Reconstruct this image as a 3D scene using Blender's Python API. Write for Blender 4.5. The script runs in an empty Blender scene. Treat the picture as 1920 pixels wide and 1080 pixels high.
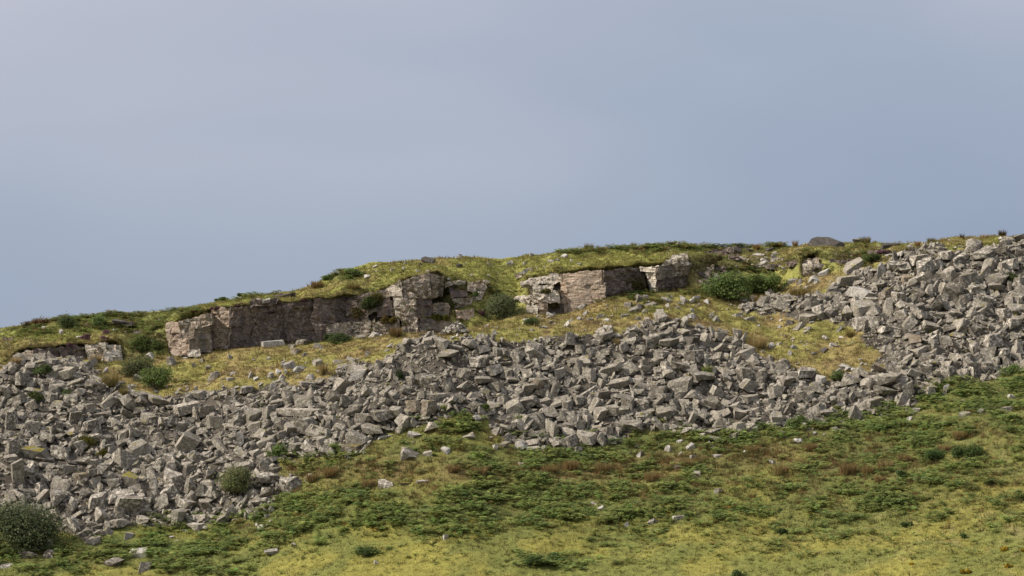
import bpy, bmesh, math, random
import numpy as np
from mathutils import Vector, Matrix, Euler
from mathutils.bvhtree import BVHTree

# ------------------------------------------------------------------ camera, sky, sun, exposure
scene = bpy.context.scene
COL = scene.collection
DIST, FPX, EYE = 240.0, 4800.0, 900.0           # metres to the scree, focal length in photo pixels, photo row at eye level
PITCH = math.atan((EYE - 540.0) / FPX)
cam_data = bpy.data.cameras.new("camera")
cam_data.sensor_width = 36.0
cam_data.lens = 36.0 * FPX / 1920.0
cam_data.clip_start, cam_data.clip_end = 1.0, 20000.0
cam = bpy.data.objects.new("camera", cam_data)
cam.location = (0, -DIST, 0)
cam.rotation_euler = (math.pi / 2 + PITCH, 0, 0)
COL.objects.link(cam)
scene.camera = cam

SUN_DIR = Vector((-0.76, -0.15, 0.63)).normalized()     # towards the sun: left, a little behind the viewer
sun_el = math.asin(SUN_DIR.z)
world = bpy.data.worlds.new("World")
scene.world = world
world.use_nodes = True
wn, wl = world.node_tree.nodes, world.node_tree.links
wn.clear()
def wnode(t, **kw):
    n = wn.new(t)
    for k, v in kw.items():
        setattr(n, k, v)
    return n
w_out = wnode("ShaderNodeOutputWorld")
sky = wnode("ShaderNodeTexSky", sky_type='NISHITA', sun_disc=False)
sky.sun_elevation = sun_el
sky.sun_rotation = math.atan2(SUN_DIR.x, SUN_DIR.y)
bg_sky = wnode("ShaderNodeBackground")
bg_sky.inputs[1].default_value = 0.10
wl.new(sky.outputs[0], bg_sky.inputs[0])
# a soft veil of high grey cloud over the whole sky
tc = wnode("ShaderNodeTexCoord")
mp = wnode("ShaderNodeMapping")
mp.inputs["Scale"].default_value = (2.2, 2.2, 6.0)
mp.inputs["Rotation"].default_value = (0, math.radians(-9), 0)
mp.inputs["Location"].default_value = (0.35, 0.0, 0.55)
wl.new(tc.outputs["Generated"], mp.inputs["Vector"])
nz = wnode("ShaderNodeTexNoise")
nz.inputs["Scale"].default_value = 1.3
nz.inputs["Detail"].default_value = 3.0
nz.inputs["Roughness"].default_value = 0.45
nz.inputs["Distortion"].default_value = 0.3
wl.new(mp.outputs[0], nz.inputs["Vector"])
sep = wnode("ShaderNodeSeparateXYZ")
wl.new(tc.outputs["Generated"], sep.inputs[0])
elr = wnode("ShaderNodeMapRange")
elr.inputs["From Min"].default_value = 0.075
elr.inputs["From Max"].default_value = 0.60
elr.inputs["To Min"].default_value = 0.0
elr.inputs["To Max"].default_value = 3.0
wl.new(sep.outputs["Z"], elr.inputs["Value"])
nzr = wnode("ShaderNodeMapRange")
nzr.inputs["From Min"].default_value = 0.30
nzr.inputs["From Max"].default_value = 0.70
nzr.inputs["To Min"].default_value = -0.16
nzr.inputs["To Max"].default_value = 0.30
wl.new(nz.outputs["Fac"], nzr.inputs["Value"])
azr = wnode("ShaderNodeMapRange")                      # cloud thins a little away from the sun
azr.inputs["From Min"].default_value = -1.0
azr.inputs["From Max"].default_value = 1.0
azr.inputs["To Min"].default_value = 0.65
azr.inputs["To Max"].default_value = -0.50
wl.new(sep.outputs["X"], azr.inputs["Value"])
ad = wnode("ShaderNodeMath", operation='ADD')
wl.new(elr.outputs[0], ad.inputs[0]); wl.new(nzr.outputs[0], ad.inputs[1])
ad2 = wnode("ShaderNodeMath", operation='ADD')
wl.new(ad.outputs[0], ad2.inputs[0]); wl.new(azr.outputs[0], ad2.inputs[1])
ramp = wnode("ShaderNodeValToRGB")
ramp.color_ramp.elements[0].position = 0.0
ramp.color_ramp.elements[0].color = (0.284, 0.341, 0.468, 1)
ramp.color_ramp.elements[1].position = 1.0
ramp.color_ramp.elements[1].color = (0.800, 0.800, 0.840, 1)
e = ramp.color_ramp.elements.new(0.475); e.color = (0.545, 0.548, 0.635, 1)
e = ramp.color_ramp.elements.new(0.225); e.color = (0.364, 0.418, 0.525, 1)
half = wnode("ShaderNodeMath", operation='MULTIPLY')       # cloud made brighter overhead, out of view, to raise the fill light
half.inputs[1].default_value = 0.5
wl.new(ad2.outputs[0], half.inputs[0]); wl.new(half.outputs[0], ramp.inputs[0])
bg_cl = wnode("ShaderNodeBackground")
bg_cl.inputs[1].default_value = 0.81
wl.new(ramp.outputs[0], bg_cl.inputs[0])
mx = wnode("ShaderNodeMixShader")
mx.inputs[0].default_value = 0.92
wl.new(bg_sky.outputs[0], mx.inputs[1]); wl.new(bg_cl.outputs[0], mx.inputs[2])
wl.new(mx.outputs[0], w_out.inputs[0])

sun_data = bpy.data.lights.new("sun", 'SUN')
sun_data.energy = 4.9
sun_data.angle = math.radians(0.6)
sun_data.color = (1.0, 0.91, 0.77)
sun = bpy.data.objects.new("sun", sun_data)
sun.rotation_euler = SUN_DIR.to_track_quat('Z', 'Y').to_euler()
sun.location = (-60, -60, 90)
COL.objects.link(sun)

scene.view_settings.view_transform = 'Standard'
scene.view_settings.look = 'None'
scene.view_settings.exposure = 0.34
scene.view_settings.gamma = 1.0
scene.view_settings.use_curve_mapping = False

# ------------------------------------------------------------------ helpers
rng = np.random.default_rng(7)
random.seed(7)
CP, SP = math.cos(PITCH), math.sin(PITCH)

def unproject(px, py, Y):
    px, py, Y = np.broadcast_arrays(np.asarray(px, float), np.asarray(py, float), np.asarray(Y, float))
    a = (px - 960.0) / FPX
    b = (540.0 - py) / FPX
    dy = CP - b * SP
    dz = SP + b * CP
    t = (Y + DIST) / dy
    return np.stack([a * t, Y, dz * t], -1)

def project(P):
    P = np.asarray(P, float)
    x, y, z = P[..., 0], P[..., 1] + DIST, P[..., 2]
    f = y * CP + z * SP
    u = -y * SP + z * CP
    return 960.0 + FPX * x / f, 540.0 - FPX * u / f

def _hash(i, j, k, s):
    h = (i * 374761393 + j * 668265263 + k * 2147483647 + s * 1274126177) & 0xFFFFFFFF
    h = ((h ^ (h >> 13)) * 1274126177) & 0xFFFFFFFF
    h = h ^ (h >> 16)
    return (h & 0xFFFF) / 65535.0

def vnoise(x, y, z=0.0, s=0):
    x, y, z = np.broadcast_arrays(np.asarray(x, float), np.asarray(y, float), np.asarray(z, float))
    xi, yi, zi = np.floor(x).astype(np.int64), np.floor(y).astype(np.int64), np.floor(z).astype(np.int64)
    fx, fy, fz = x - xi, y - yi, z - zi
    fx, fy, fz = [f * f * f * (f * (f * 6 - 15) + 10) for f in (fx, fy, fz)]
    r = 0.0
    for a in (0, 1):
        for b in (0, 1):
            for c in (0, 1):
                w = (fx if a else 1 - fx) * (fy if b else 1 - fy) * (fz if c else 1 - fz)
                r = r + w * _hash(xi + a, yi + b, zi + c, s)
    return r * 2 - 1

def fbm(x, y, z=0.0, s=0, octv=4, gain=0.5):
    r, a = 0.0, 1.0
    for o in range(octv):
        r = r + a * vnoise(np.asarray(x) * 2 ** o + 17.3 * o, np.asarray(y) * 2 ** o - 9.1 * o, np.asarray(z) * 2 ** o, s + o)
        a *= gain
    return r

def sstep(x, a, b):
    t = np.clip((np.asarray(x, float) - a) / (b - a), 0, 1)
    return t * t * (3 - 2 * t)

def inpoly(px, py, poly):
    px, py = np.asarray(px, float), np.asarray(py, float)
    c = np.zeros(px.shape, bool)
    n = len(poly)
    for i in range(n):
        x0, y0 = poly[i]
        x1, y1 = poly[(i + 1) % n]
        if y0 == y1:
            continue
        cond = ((y0 > py) != (y1 > py)) & (px < (x1 - x0) * (py - y0) / (y1 - y0) + x0)
        c ^= cond
    return c

def new_mesh(name, V, faces_flat, sizes, col=None, rnd=None, smooth=False):
    V = np.ascontiguousarray(V, np.float32)
    me = bpy.data.meshes.new(name)
    me.vertices.add(len(V))
    me.vertices.foreach_set("co", V.ravel())
    sizes = np.asarray(sizes, np.int32)
    faces_flat = np.ascontiguousarray(faces_flat, np.int32)
    me.loops.add(len(faces_flat))
    me.loops.foreach_set("vertex_index", faces_flat)
    me.polygons.add(len(sizes))
    start = np.zeros(len(sizes), np.int32)
    start[1:] = np.cumsum(sizes)[:-1]
    me.polygons.foreach_set("loop_start", start)
    me.polygons.foreach_set("loop_total", sizes)
    me.polygons.foreach_set("use_smooth", np.full(len(sizes), smooth, bool))
    if col is not None:
        a = me.attributes.new("Col", 'FLOAT_COLOR', 'POINT')
        c = np.ones((len(V), 4), np.float32)
        c[:, :3] = col
        a.data.foreach_set("color", c.ravel())
    if rnd is not None:
        a = me.attributes.new("rnd", 'FLOAT', 'POINT')
        a.data.foreach_set("value", np.ascontiguousarray(rnd, np.float32))
    me.update(calc_edges=True)
    me.validate()
    return me

def new_tris(name, V, F, **kw):
    F = np.asarray(F)
    return new_mesh(name, V, F.ravel(), np.full(len(F), F.shape[1]), **kw)

def add_obj(name, me, mat=None, parent=None, label=None, cat=None, group=None, kind=None):
    o = bpy.data.objects.new(name, me)
    COL.objects.link(o)
    if me is not None and mat is not None and len(me.materials) == 0:
        me.materials.append(mat)
    if parent is not None:
        o.parent = parent
    for k, v in (("label", label), ("category", cat), ("group", group), ("kind", kind)):
        if v:
            o[k] = v
    return o

# ------------------------------------------------------------------ materials
def node_mat(name):
    m = bpy.data.materials.new(name)
    m.use_nodes = True
    nt = m.node_tree
    nt.nodes.clear()
    out = nt.nodes.new("ShaderNodeOutputMaterial")
    bs = nt.nodes.new("ShaderNodeBsdfPrincipled")
    bs.inputs["Roughness"].default_value = 0.9
    bs.inputs["Specular IOR Level"].default_value = 0.15
    nt.links.new(bs.outputs[0], out.inputs[0])
    return m, nt, bs, out

def N(nt, t, ins=None, **kw):
    n = nt.nodes.new(t)
    for k, v in kw.items():
        setattr(n, k, v)
    for k, v in (ins or {}).items():
        if hasattr(v, "is_output"):
            nt.links.new(v, n.inputs[k])
        else:
            n.inputs[k].default_value = v
    return n

def mixc(nt, fac, a, b, mode='MIX'):
    n = nt.nodes.new("ShaderNodeMix")
    n.data_type = 'RGBA'
    n.blend_type = mode
    for idx, v in ((0, fac), (6, a), (7, b)):
        if hasattr(v, "is_output"):
            nt.links.new(v, n.inputs[idx])
        elif idx == 0:
            n.inputs[0].default_value = v
        else:
            n.inputs[idx].default_value = (*v[:3], 1)
    return n.outputs[2]

def ramp2(nt, fac, p0, p1, v0=0.0, v1=1.0):
    n = N(nt, "ShaderNodeMapRange", {"Value": fac, "From Min": p0, "From Max": p1, "To Min": v0, "To Max": v1})
    n.interpolation_type = 'SMOOTHSTEP'
    return n.outputs[0]

def noise(nt, vec, scale, detail=4.0, rough=0.55, out="Fac"):
    return N(nt, "ShaderNodeTexNoise", {"Vector": vec, "Scale": scale, "Detail": detail, "Roughness": rough}).outputs[out]

def rock_material(name, base, vary, lichen, lich_amt=0.5, moss=0.0, dark_amt=0.4, strata=0.0, stain=None, stain_amt=0.0):
    m, nt, bs, out = node_mat(name)
    geo = N(nt, "ShaderNodeNewGeometry")
    tcd = N(nt, "ShaderNodeTexCoord")
    info = N(nt, "ShaderNodeObjectInfo")
    at = N(nt, "ShaderNodeAttribute", attribute_name="rnd")
    rs = N(nt, "ShaderNodeMath", {0: info.outputs["Random"], 1: at.outputs["Fac"]}, operation='ADD')
    rf = N(nt, "ShaderNodeMath", {0: rs.outputs[0]}, operation='FRACT').outputs[0]
    off = N(nt, "ShaderNodeVectorMath", {0: geo.outputs["Position"], 1: N(nt, "ShaderNodeCombineXYZ", {0: N(nt, "ShaderNodeMath", {0: rf, 1: 37.0}, operation='MULTIPLY').outputs[0], 1: N(nt, "ShaderNodeMath", {0: rf, 1: 91.0}, operation='MULTIPLY').outputs[0]}).outputs[0]}, operation='ADD').outputs[0]
    big = noise(nt, off, 0.9, 4)
    fine = noise(nt, off, 5.0, 6, 0.65)
    grain = noise(nt, off, 22.0, 3, 0.6)
    c = mixc(nt, ramp2(nt, big, 0.3, 0.7), base, vary)
    wn_ = N(nt, "ShaderNodeTexWhiteNoise", {"W": rf}, noise_dimensions='1D')
    val = N(nt, "ShaderNodeMapRange", {"Value": wn_.outputs["Value"], "To Min": 0.60, "To Max": 1.32}).outputs[0]
    c = mixc(nt, 1.0, c, N(nt, "ShaderNodeCombineColor", {0: val, 1: val, 2: val}).outputs[0], 'MULTIPLY')
    dk = ramp2(nt, fine, 0.50, 0.60, 0.0, dark_amt)
    c = mixc(nt, dk, c, tuple(v * 0.38 for v in base))
    lf = N(nt, "ShaderNodeMath", {0: ramp2(nt, noise(nt, off, 2.6, 6, 0.75), 0.50, 0.57, 0.0, lich_amt), 1: ramp2(nt, noise(nt, off, 0.7, 2), 0.30, 0.5)}, operation='MULTIPLY').outputs[0]
    c = mixc(nt, lf, c, lichen)
    sp = ramp2(nt, noise(nt, off, 9.0, 3, 0.6), 0.58, 0.66, 0.0, 0.5)
    c = mixc(nt, sp, c, lichen)
    if stain is not None:
        mpn = N(nt, "ShaderNodeMapping", {"Vector": geo.outputs["Position"], "Scale": (1.2, 1.2, 0.28)})
        st = ramp2(nt, noise(nt, mpn.outputs[0], 0.9, 5, 0.6), 0.56 - 0.3 * stain_amt, 0.66 - 0.2 * stain_amt, 0.0, min(1, 0.5 + stain_amt * .5))
        c = mixc(nt, st, c, stain)
    if moss > 0:
        sepn = N(nt, "ShaderNodeSeparateXYZ", {0: geo.outputs["Normal"]})
        up = ramp2(nt, sepn.outputs["Z"], 0.35, 0.8)
        mf = N(nt, "ShaderNodeMath", {0: ramp2(nt, noise(nt, off, 1.3, 5, 0.6), 0.62 - 0.35 * moss, 0.70 - 0.3 * moss), 1: up}, operation='MULTIPLY').outputs[0]
        c = mixc(nt, mf, c, (0.17, 0.145, 0.03))
    nt.links.new(c, bs.inputs["Base Color"])
    h = N(nt, "ShaderNodeMath", {0: fine, 1: N(nt, "ShaderNodeMath", {0: big, 1: 1.5}, operation='MULTIPLY').outputs[0]}, operation='ADD').outputs[0]
    if strata > 0:
        mps = N(nt, "ShaderNodeMapping", {"Vector": geo.outputs["Position"], "Scale": (0.35, 0.35, 3.2)})
        h = N(nt, "ShaderNodeMath", {0: h, 1: N(nt, "ShaderNodeMath", {0: noise(nt, mps.outputs[0], 1.1, 4, 0.6), 1: strata}, operation='MULTIPLY').outputs[0]}, operation='ADD').outputs[0]
    bp = N(nt, "ShaderNodeBump", {"Height": h, "Strength": 0.9, "Distance": 0.16})
    nt.links.new(bp.outputs[0], bs.inputs["Normal"])
    return m

LICH = (0.46, 0.43, 0.38)
M_PLAIN = rock_material("granite_plain", (0.172, 0.153, 0.127), (0.232, 0.208, 0.175), (0.46, 0.425, 0.37), 0.60, moss=0.10, dark_amt=0.6)
M_LICHEN = rock_material("granite_lichen", (0.164, 0.145, 0.120), (0.228, 0.203, 0.170), (0.52, 0.48, 0.42), 0.95, dark_amt=0.65)
M_MOSS = rock_material("granite_moss", (0.195, 0.175, 0.150), (0.240, 0.218, 0.188), LICH, 0.4, moss=0.75)
M_PALE = rock_material("granite_pale", (0.275, 0.255, 0.230), (0.345, 0.325, 0.298), (0.52, 0.50, 0.46), 0.5, dark_amt=0.5)
M_BROWN = rock_material("granite_brown", (0.165, 0.130, 0.096), (0.220, 0.178, 0.130), LICH, 0.4, moss=0.3)
M_DARK = rock_material("granite_dark", (0.055, 0.048, 0.043), (0.082, 0.072, 0.064), (0.26, 0.24, 0.21), 0.2)
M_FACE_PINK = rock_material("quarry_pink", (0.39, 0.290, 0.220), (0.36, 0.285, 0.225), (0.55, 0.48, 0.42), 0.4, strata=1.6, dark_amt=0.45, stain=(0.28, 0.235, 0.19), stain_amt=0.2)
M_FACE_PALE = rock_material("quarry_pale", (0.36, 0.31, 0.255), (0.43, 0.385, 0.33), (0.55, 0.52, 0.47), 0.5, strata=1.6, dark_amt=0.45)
M_FACE_DARK = rock_material("quarry_dark", (0.168, 0.124, 0.106), (0.120, 0.095, 0.086), (0.34, 0.29, 0.25), 0.5, strata=1.0, dark_amt=0.5, stain=(0.085, 0.072, 0.072), stain_amt=0.40)  # stained rock, with the shade of wall and recesses put into its dark base
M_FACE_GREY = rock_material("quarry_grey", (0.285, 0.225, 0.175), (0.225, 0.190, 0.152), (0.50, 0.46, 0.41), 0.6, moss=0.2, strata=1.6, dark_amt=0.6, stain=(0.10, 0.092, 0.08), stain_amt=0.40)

def plant_material(name, transl=0.50, rough=0.8):
    m, nt, bs, out = node_mat(name)
    at = N(nt, "ShaderNodeAttribute", attribute_name="Col")
    bs.inputs["Roughness"].default_value = rough
    nt.links.new(at.outputs["Color"], bs.inputs["Base Color"])
    tr = N(nt, "ShaderNodeBsdfTranslucent", {"Color": at.outputs["Color"]})
    ms = N(nt, "ShaderNodeMixShader", {0: transl, 1: bs.outputs[0], 2: tr.outputs[0]})
    nt.links.new(ms.outputs[0], out.inputs[0])
    return m
M_LEAF = plant_material("leaf")
M_GRASS = plant_material("grass_blade", 0.35)
def bark_mat():
    m, nt, bs, out = node_mat("bark")
    g = N(nt, "ShaderNodeNewGeometry")
    nt.links.new(mixc(nt, noise(nt, g.outputs["Position"], 9.0), (0.07, 0.055, 0.04), (0.15, 0.125, 0.10)), bs.inputs["Base Color"])
    return m
M_BARK = bark_mat()

def turf_mat():
    m, nt, bs, out = node_mat("turf")
    at = N(nt, "ShaderNodeAttribute", attribute_name="Col")
    g = N(nt, "ShaderNodeNewGeometry")
    mpn = N(nt, "ShaderNodeMapping", {"Vector": g.outputs["Position"], "Scale": (1.0, 0.8, 1.6)})
    n1 = noise(nt, mpn.outputs[0], 1.6, 6, 0.65)
    n2 = noise(nt, mpn.outputs[0], 7.0, 4, 0.6)
    f = N(nt, "ShaderNodeMapRange", {"Value": n1, "From Min": 0.3, "From Max": 0.7, "To Min": 0.62, "To Max": 1.32}).outputs[0]
    f2 = N(nt, "ShaderNodeMapRange", {"Value": n2, "From Min": 0.3, "From Max": 0.7, "To Min": 0.72, "To Max": 1.28}).outputs[0]
    ff = N(nt, "ShaderNodeMath", {0: f, 1: f2}, operation='MULTIPLY').outputs[0]
    c = mixc(nt, 1.0, at.outputs["Color"], N(nt, "ShaderNodeCombineColor", {0: ff, 1: ff, 2: ff}).outputs[0], 'MULTIPLY')
    nt.links.new(c, bs.inputs["Base Color"])
    h = N(nt, "ShaderNodeMath", {0: n1, 1: n2}, operation='ADD').outputs[0]
    bp = N(nt, "ShaderNodeBump", {"Height": h, "Strength": 0.8, "Distance": 0.25})
    nt.links.new(bp.outputs[0], bs.inputs["Normal"])
    return m
M_TURF = turf_mat()
# ------------------------------------------------------------------ the hillside
# Each line of the hill (scree foot, scree crest, quarry foot, turf edge, skyline) is a run of (photo x, photo y, distance Y in metres)
def line(pts):
    p = np.array(pts, float)
    def f(px, k):
        s = 0.0
        for d, w in ((-36, .15), (-18, .22), (0, .26), (18, .22), (36, .15)):
            s = s + w * np.interp(px + d, p[:, 0], p[:, k])
        return s
    return lambda px: (f(px, 1), f(px, 2))
def sharp(pts):
    p = np.array(pts, float)
    return lambda px: (np.interp(px, p[:, 0], p[:, 1]), np.interp(px, p[:, 0], p[:, 2]))

c0 = line([(-400, 1150, -14), (0, 1150, -16), (500, 1150, -24), (960, 1150, -32), (1440, 1150, -40), (1920, 1150, -48), (2300, 1150, -52)])
c1 = line([(-400, 1010, -1), (0, 1000, -1), (160, 1005, -1), (320, 988, 0), (430, 975, 0), (540, 905, 1.5), (640, 850, 3), (720, 820, 4), (860, 785, 5),
           (940, 825, 4), (1120, 848, 3), (1280, 820, 4), (1440, 808, 5), (1600, 790, 5), (1760, 735, 7), (1920, 692, 9), (2300, 620, 12)])
c2 = line([(-400, 700, 19), (0, 690, 19.5), (150, 686, 20), (230, 730, 18), (330, 738, 17), (430, 722, 17), (520, 712, 16.5), (640, 698, 15), (760, 650, 14), (860, 634, 15),
           (1000, 632, 17), (1120, 634, 17), (1220, 600, 20), (1300, 604, 20), (1400, 650, 17), (1500, 692, 13), (1620, 688, 12), (1720, 650, 13), (1920, 590, 17), (2300, 560, 19)])
c3 = sharp([(-400, 690, 28), (0, 684, 29), (160, 679, 29), (240, 676, 29), (315, 668, 28.5), (400, 660, 28.5), (520, 652, 28.5), (650, 640, 29), (740, 627, 29), (840, 626, 29.5), (905, 612, 30),
            (960, 596, 30), (1010, 590, 29.5), (1060, 588, 30.3), (1130, 556, 30.3), (1200, 550, 31.8), (1300, 543, 33), (1350, 545, 33), (1450, 540, 34), (1520, 518, 31), (1600, 508, 29), (1700, 480, 27), (1800, 466, 27), (1920, 461, 28), (2300, 455, 29)])
c4 = sharp([(-400, 672, 29), (0, 668, 30), (60, 655, 29.4), (160, 648, 29.4), (225, 645, 29.6), (250, 655, 30), (310, 612, 30), (330, 602, 28.9), (395, 586, 28.9), (430, 580, 28.9), (520, 571, 28.9), (600, 562, 29.2), (650, 557, 29.6), (690, 562, 31), (728, 540, 30.5),
            (760, 524, 29.4), (820, 512, 29.8), (840, 520, 31.5), (905, 530, 33), (930, 540, 35), (965, 545, 35), (990, 526, 33), (1050, 512, 30.2), (1130, 505, 31.2), (1210, 499, 32.6), (1295, 492, 33.6),
            (1330, 500, 36), (1450, 497, 38), (1500, 480, 33), (1545, 476, 33), (1600, 484, 34), (1700, 470, 31), (1800, 459, 30), (1920, 455, 30), (2300, 450, 31)])
c5 = line([(-400, 650, 44), (0, 614, 43), (80, 602, 43), (160, 592, 43), (320, 581, 43), (390, 568, 43), (480, 556, 43), (570, 546, 43), (610, 524, 42), (660, 498, 42), (690, 491, 42), (820, 487, 42), (960, 479, 44), (1040, 470, 46),
           (1150, 466, 47), (1280, 460, 47), (1440, 464, 47), (1520, 458, 46), (1600, 455, 45), (1700, 461, 43), (1760, 452, 42), (1860, 446, 42), (1920, 446, 42), (2300, 440, 43)])
CLIFF = [(20, 235), (312, 845), (985, 1300), (1500, 1545)]
def cliff_at(px):
    r = np.zeros_like(np.asarray(px, float))
    for a, b in CLIFF:
        r = np.maximum(r, sstep(px, a - 4, a + 22) * (1 - sstep(px, b - 22, b + 4)))
    return r

fine = np.arange(-420, 2341, 5.0)
outer = np.array([40, 100, 200, 400, 800, 1600, 3200, 6400], float)
PXC = np.concatenate([-420 - outer[::-1], fine, 2340 + outer])
NC = len(PXC)
def row(c):
    py, Y = c(np.clip(PXC, -400, 2300))
    if c is c4:
        Y = Y + 0.9 * cliff_at(PXC)
        py = py - 4.5 * cliff_at(PXC) + 3.0 * cliff_at(PXC) * fbm(PXC / 24.0, 0.5, 0, 77, 3)
    return unproject(PXC, py, Y)
R0, R1, R2, R3, R4, R5 = [row(c) for c in (c0, c1, c2, c3, c4, c5)]
CM = cliff_at(PXC)
rows, zone = [], []
fr = R0.copy()
for Yf, zf in ((-420, 3.0), (-300, -1.2), (-262, -1.6), (-236, -1.75), (-200, -6.5), (-150, -13.0), (-110, -15.0), (-80, -14.5), (-62, -13.2)):
    q = R0.copy(); q[:, 1] = Yf
    q[:, 2] = zf
    rows.append(q); zone.append(0.0)
def seg(A, B, n, z0):
    for i in range(n):
        t = i / n
        rows.append(A * (1 - t) + B * t); zone.append(z0 + t)
seg(R0, R1, 62, 1); seg(R1, R2, 58, 2); seg(R2, R3, 42, 3)
NR = 14
for i in range(NR):                                    # quarry riser: set back behind the blocks where the rock is cut
    t = i / NR
    q = R3 * (1 - t) + R4 * t
    back = 1.9 * CM * (1.0 if 0 < i else 0.0) * (1 - 0.45 * t)
    q = q.copy(); q[:, 1] = q[:, 1] * (1 - CM * 0) + back
    rows.append(q); zone.append(4 + t)
seg(R4, R5, 44, 5)
for dY, dz in ((0, 0), (1.5, -0.05), (4, -0.35), (9, -1.1), (18, -2.6), (40, -6), (110, -16), (300, -36), (900, -80)):
    q = R5.copy(); q[:, 1] += dY; q[:, 2] += dz
    rows.append(q); zone.append(6.0)
G = np.array(rows)                                     # (rows, cols, 3)
ZN = np.array(zone)[:, None] * np.ones((1, NC))
NRW = len(G)
for _ in range(7):
    S = G.copy()
    S[1:-1] = (G[:-2] + 2 * G[1:-1] + G[2:]) / 4
    w = (1 - CM)[None, :, None] * np.ones_like(G)
    w[(ZN < 3.7)] = 1.0
    w[(ZN > 5.25)] = 1.0
    w[ZN >= 6] = 0.0
    w[(ZN >= 3.7) & (ZN <= 5.25)] *= 0.5
    G = G * (1 - w) + S * w
# undulation
X, Y = G[..., 0], G[..., 1]
isfar = (np.abs(X) > 75) | (Y > 60) | (Y < -75)
amp_f = np.interp(ZN, [0, 1, 1.3, 2, 2.2, 2.9, 3.1, 3.8, 4, 5, 5.1, 5.9, 6, 6.5], [0.0, .25, .3, .3, .55, .5, .50, .36, .12, .10, .40, .28, .16, .12])
und = fbm(X / 5.5, Y / 4.5, 0, 3, 4, 0.5) * amp_f
hum = fbm(X / 1.7, Y / 1.3, 0, 11, 3, 0.5)
amp_h = np.interp(ZN, [0, 1, 2, 3, 3.2, 3.9, 4, 5, 5.15, 5.9, 6], [0, .07, .10, .16, .26, .18, .06, .06, .30, .22, .12])
G[..., 2] += np.where(isfar, 0, und + hum * amp_h)
rip = (ZN >= 4) & (ZN < 5)
G[..., 1] += np.where(rip, fbm(X / 2.0, G[..., 2] / 1.5, 0, 21, 3) * 0.25, 0)

# ---- where things grow and lie, as photo polygons projected on the hill
SCREE = [(-420, 700), (0, 692), (60, 674), (150, 684), (225, 735), (330, 742), (420, 724), (480, 716), (560, 720), (640, 700), (700, 680), (745, 655), (800, 637), (870, 634), (950, 640), (1020, 628),
         (1100, 634), (1170, 622), (1215, 600), (1290, 603), (1380, 625), (1420, 665), (1480, 690), (1520, 705), (1590, 705), (1640, 690), (1660, 662), (1620, 625), (1540, 602), (1470, 600), (1395, 592), (1390, 572),
         (1450, 566), (1530, 552), (1590, 520), (1640, 500), (1680, 478), (1720, 470), (1800, 464), (1920, 462), (2320, 440), (2320, 640), (1920, 690), (1800, 716), (1750, 738), (1700, 765), (1640, 782), (1560, 796), (1450, 808),
         (1330, 812), (1230, 812), (1130, 832), (1050, 838), (960, 834), (922, 808), (900, 780), (860, 772), (800, 790), (720, 812), (690, 826), (680, 846), (600, 850), (540, 872), (528, 896), (556, 918), (500, 958), (430, 982),
         (330, 984), (260, 986), (200, 1004), (150, 1010), (100, 990), (0, 980), (-420, 1000)]
def in_scree(px, py, jit=15):
    jx = px + jit * fbm(px / 60, py / 40, 0, 31, 3)
    jy = py + jit * 0.8 * fbm(px / 60, py / 40, 5.5, 41, 3)
    return inpoly(jx, jy, SCREE)
def blob(px, py, L):
    r = 0.0
    for cx, cy, rx, ry, w in L:
        r = np.maximum(r, w * np.exp(-(((px - cx) / rx) ** 2 + ((py - cy) / ry) ** 2)))
    return r
BRACKEN = [(860, 800, 70, 22, 1), (760, 835, 60, 22, .7), (1010, 860, 90, 22, .9), (1200, 835, 110, 26, 1), (1320, 832, 60, 18, .6), (1450, 815, 90, 20, .9), (1620, 795, 130, 28, 1), (1800, 745, 130, 34, 1.1), (1920, 720, 80, 30, 1),
           (1100, 858, 80, 18, .9), (1280, 822, 80, 16, .9), (1390, 815, 70, 16, .9), (1540, 806, 80, 18, 1), (1690, 775, 80, 22, 1), (1550, 835, 100, 20, .8), (1700, 820, 110, 24, .8), (1760, 800, 90, 26, .9), (1600, 850, 90, 24, .65), (1890, 790, 60, 22, .7), (560, 960, 130, 45, 1), (700, 950, 140, 40, 1.05), (860, 960, 140, 45, 1), (1000, 930, 110, 45, .95), (1010, 975, 120, 35, .8), (1200, 950, 130, 50, .75), (1150, 985, 90, 25, .9),
           (1350, 960, 90, 50, .55), (1650, 935, 110, 34, 1.0), (1750, 900, 70, 26, .9), (1500, 930, 80, 34, .7), (1540, 990, 120, 30, .5), (60, 1050, 120, 40, .95), (250, 1030, 130, 30, 1), (400, 1030, 110, 34, 1), (340, 1065, 120, 20, .8), (330, 985, 60, 16, .7), (520, 1010, 100, 30, .6),
           (1010, 1055, 70, 16, .8), (690, 1035, 50, 12, .8), (1420, 1020, 110, 16, .55), (1270, 1025, 60, 10, .5), (1820, 845, 40, 12, .6), (640, 890, 60, 20, .45), (880, 870, 70, 18, .6), (-150, 1040, 200, 60, 1), (2100, 730, 200, 70, 1)]
BROWN = [(590, 880, 70, 22, .9), (720, 880, 90, 22, .9), (880, 885, 80, 18, .8), (1010, 885, 90, 20, 1), (1160, 880, 110, 22, 1), (1280, 870, 80, 22, .9), (1420, 850, 90, 22, .85), (1560, 870, 80, 18, .7), (1680, 850, 60, 16, .8), (1640, 880, 80, 14, .7), (500, 990, 60, 20, .5), (140, 1045, 90, 14, .5), (560, 850, 60, 14, .6)]
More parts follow.
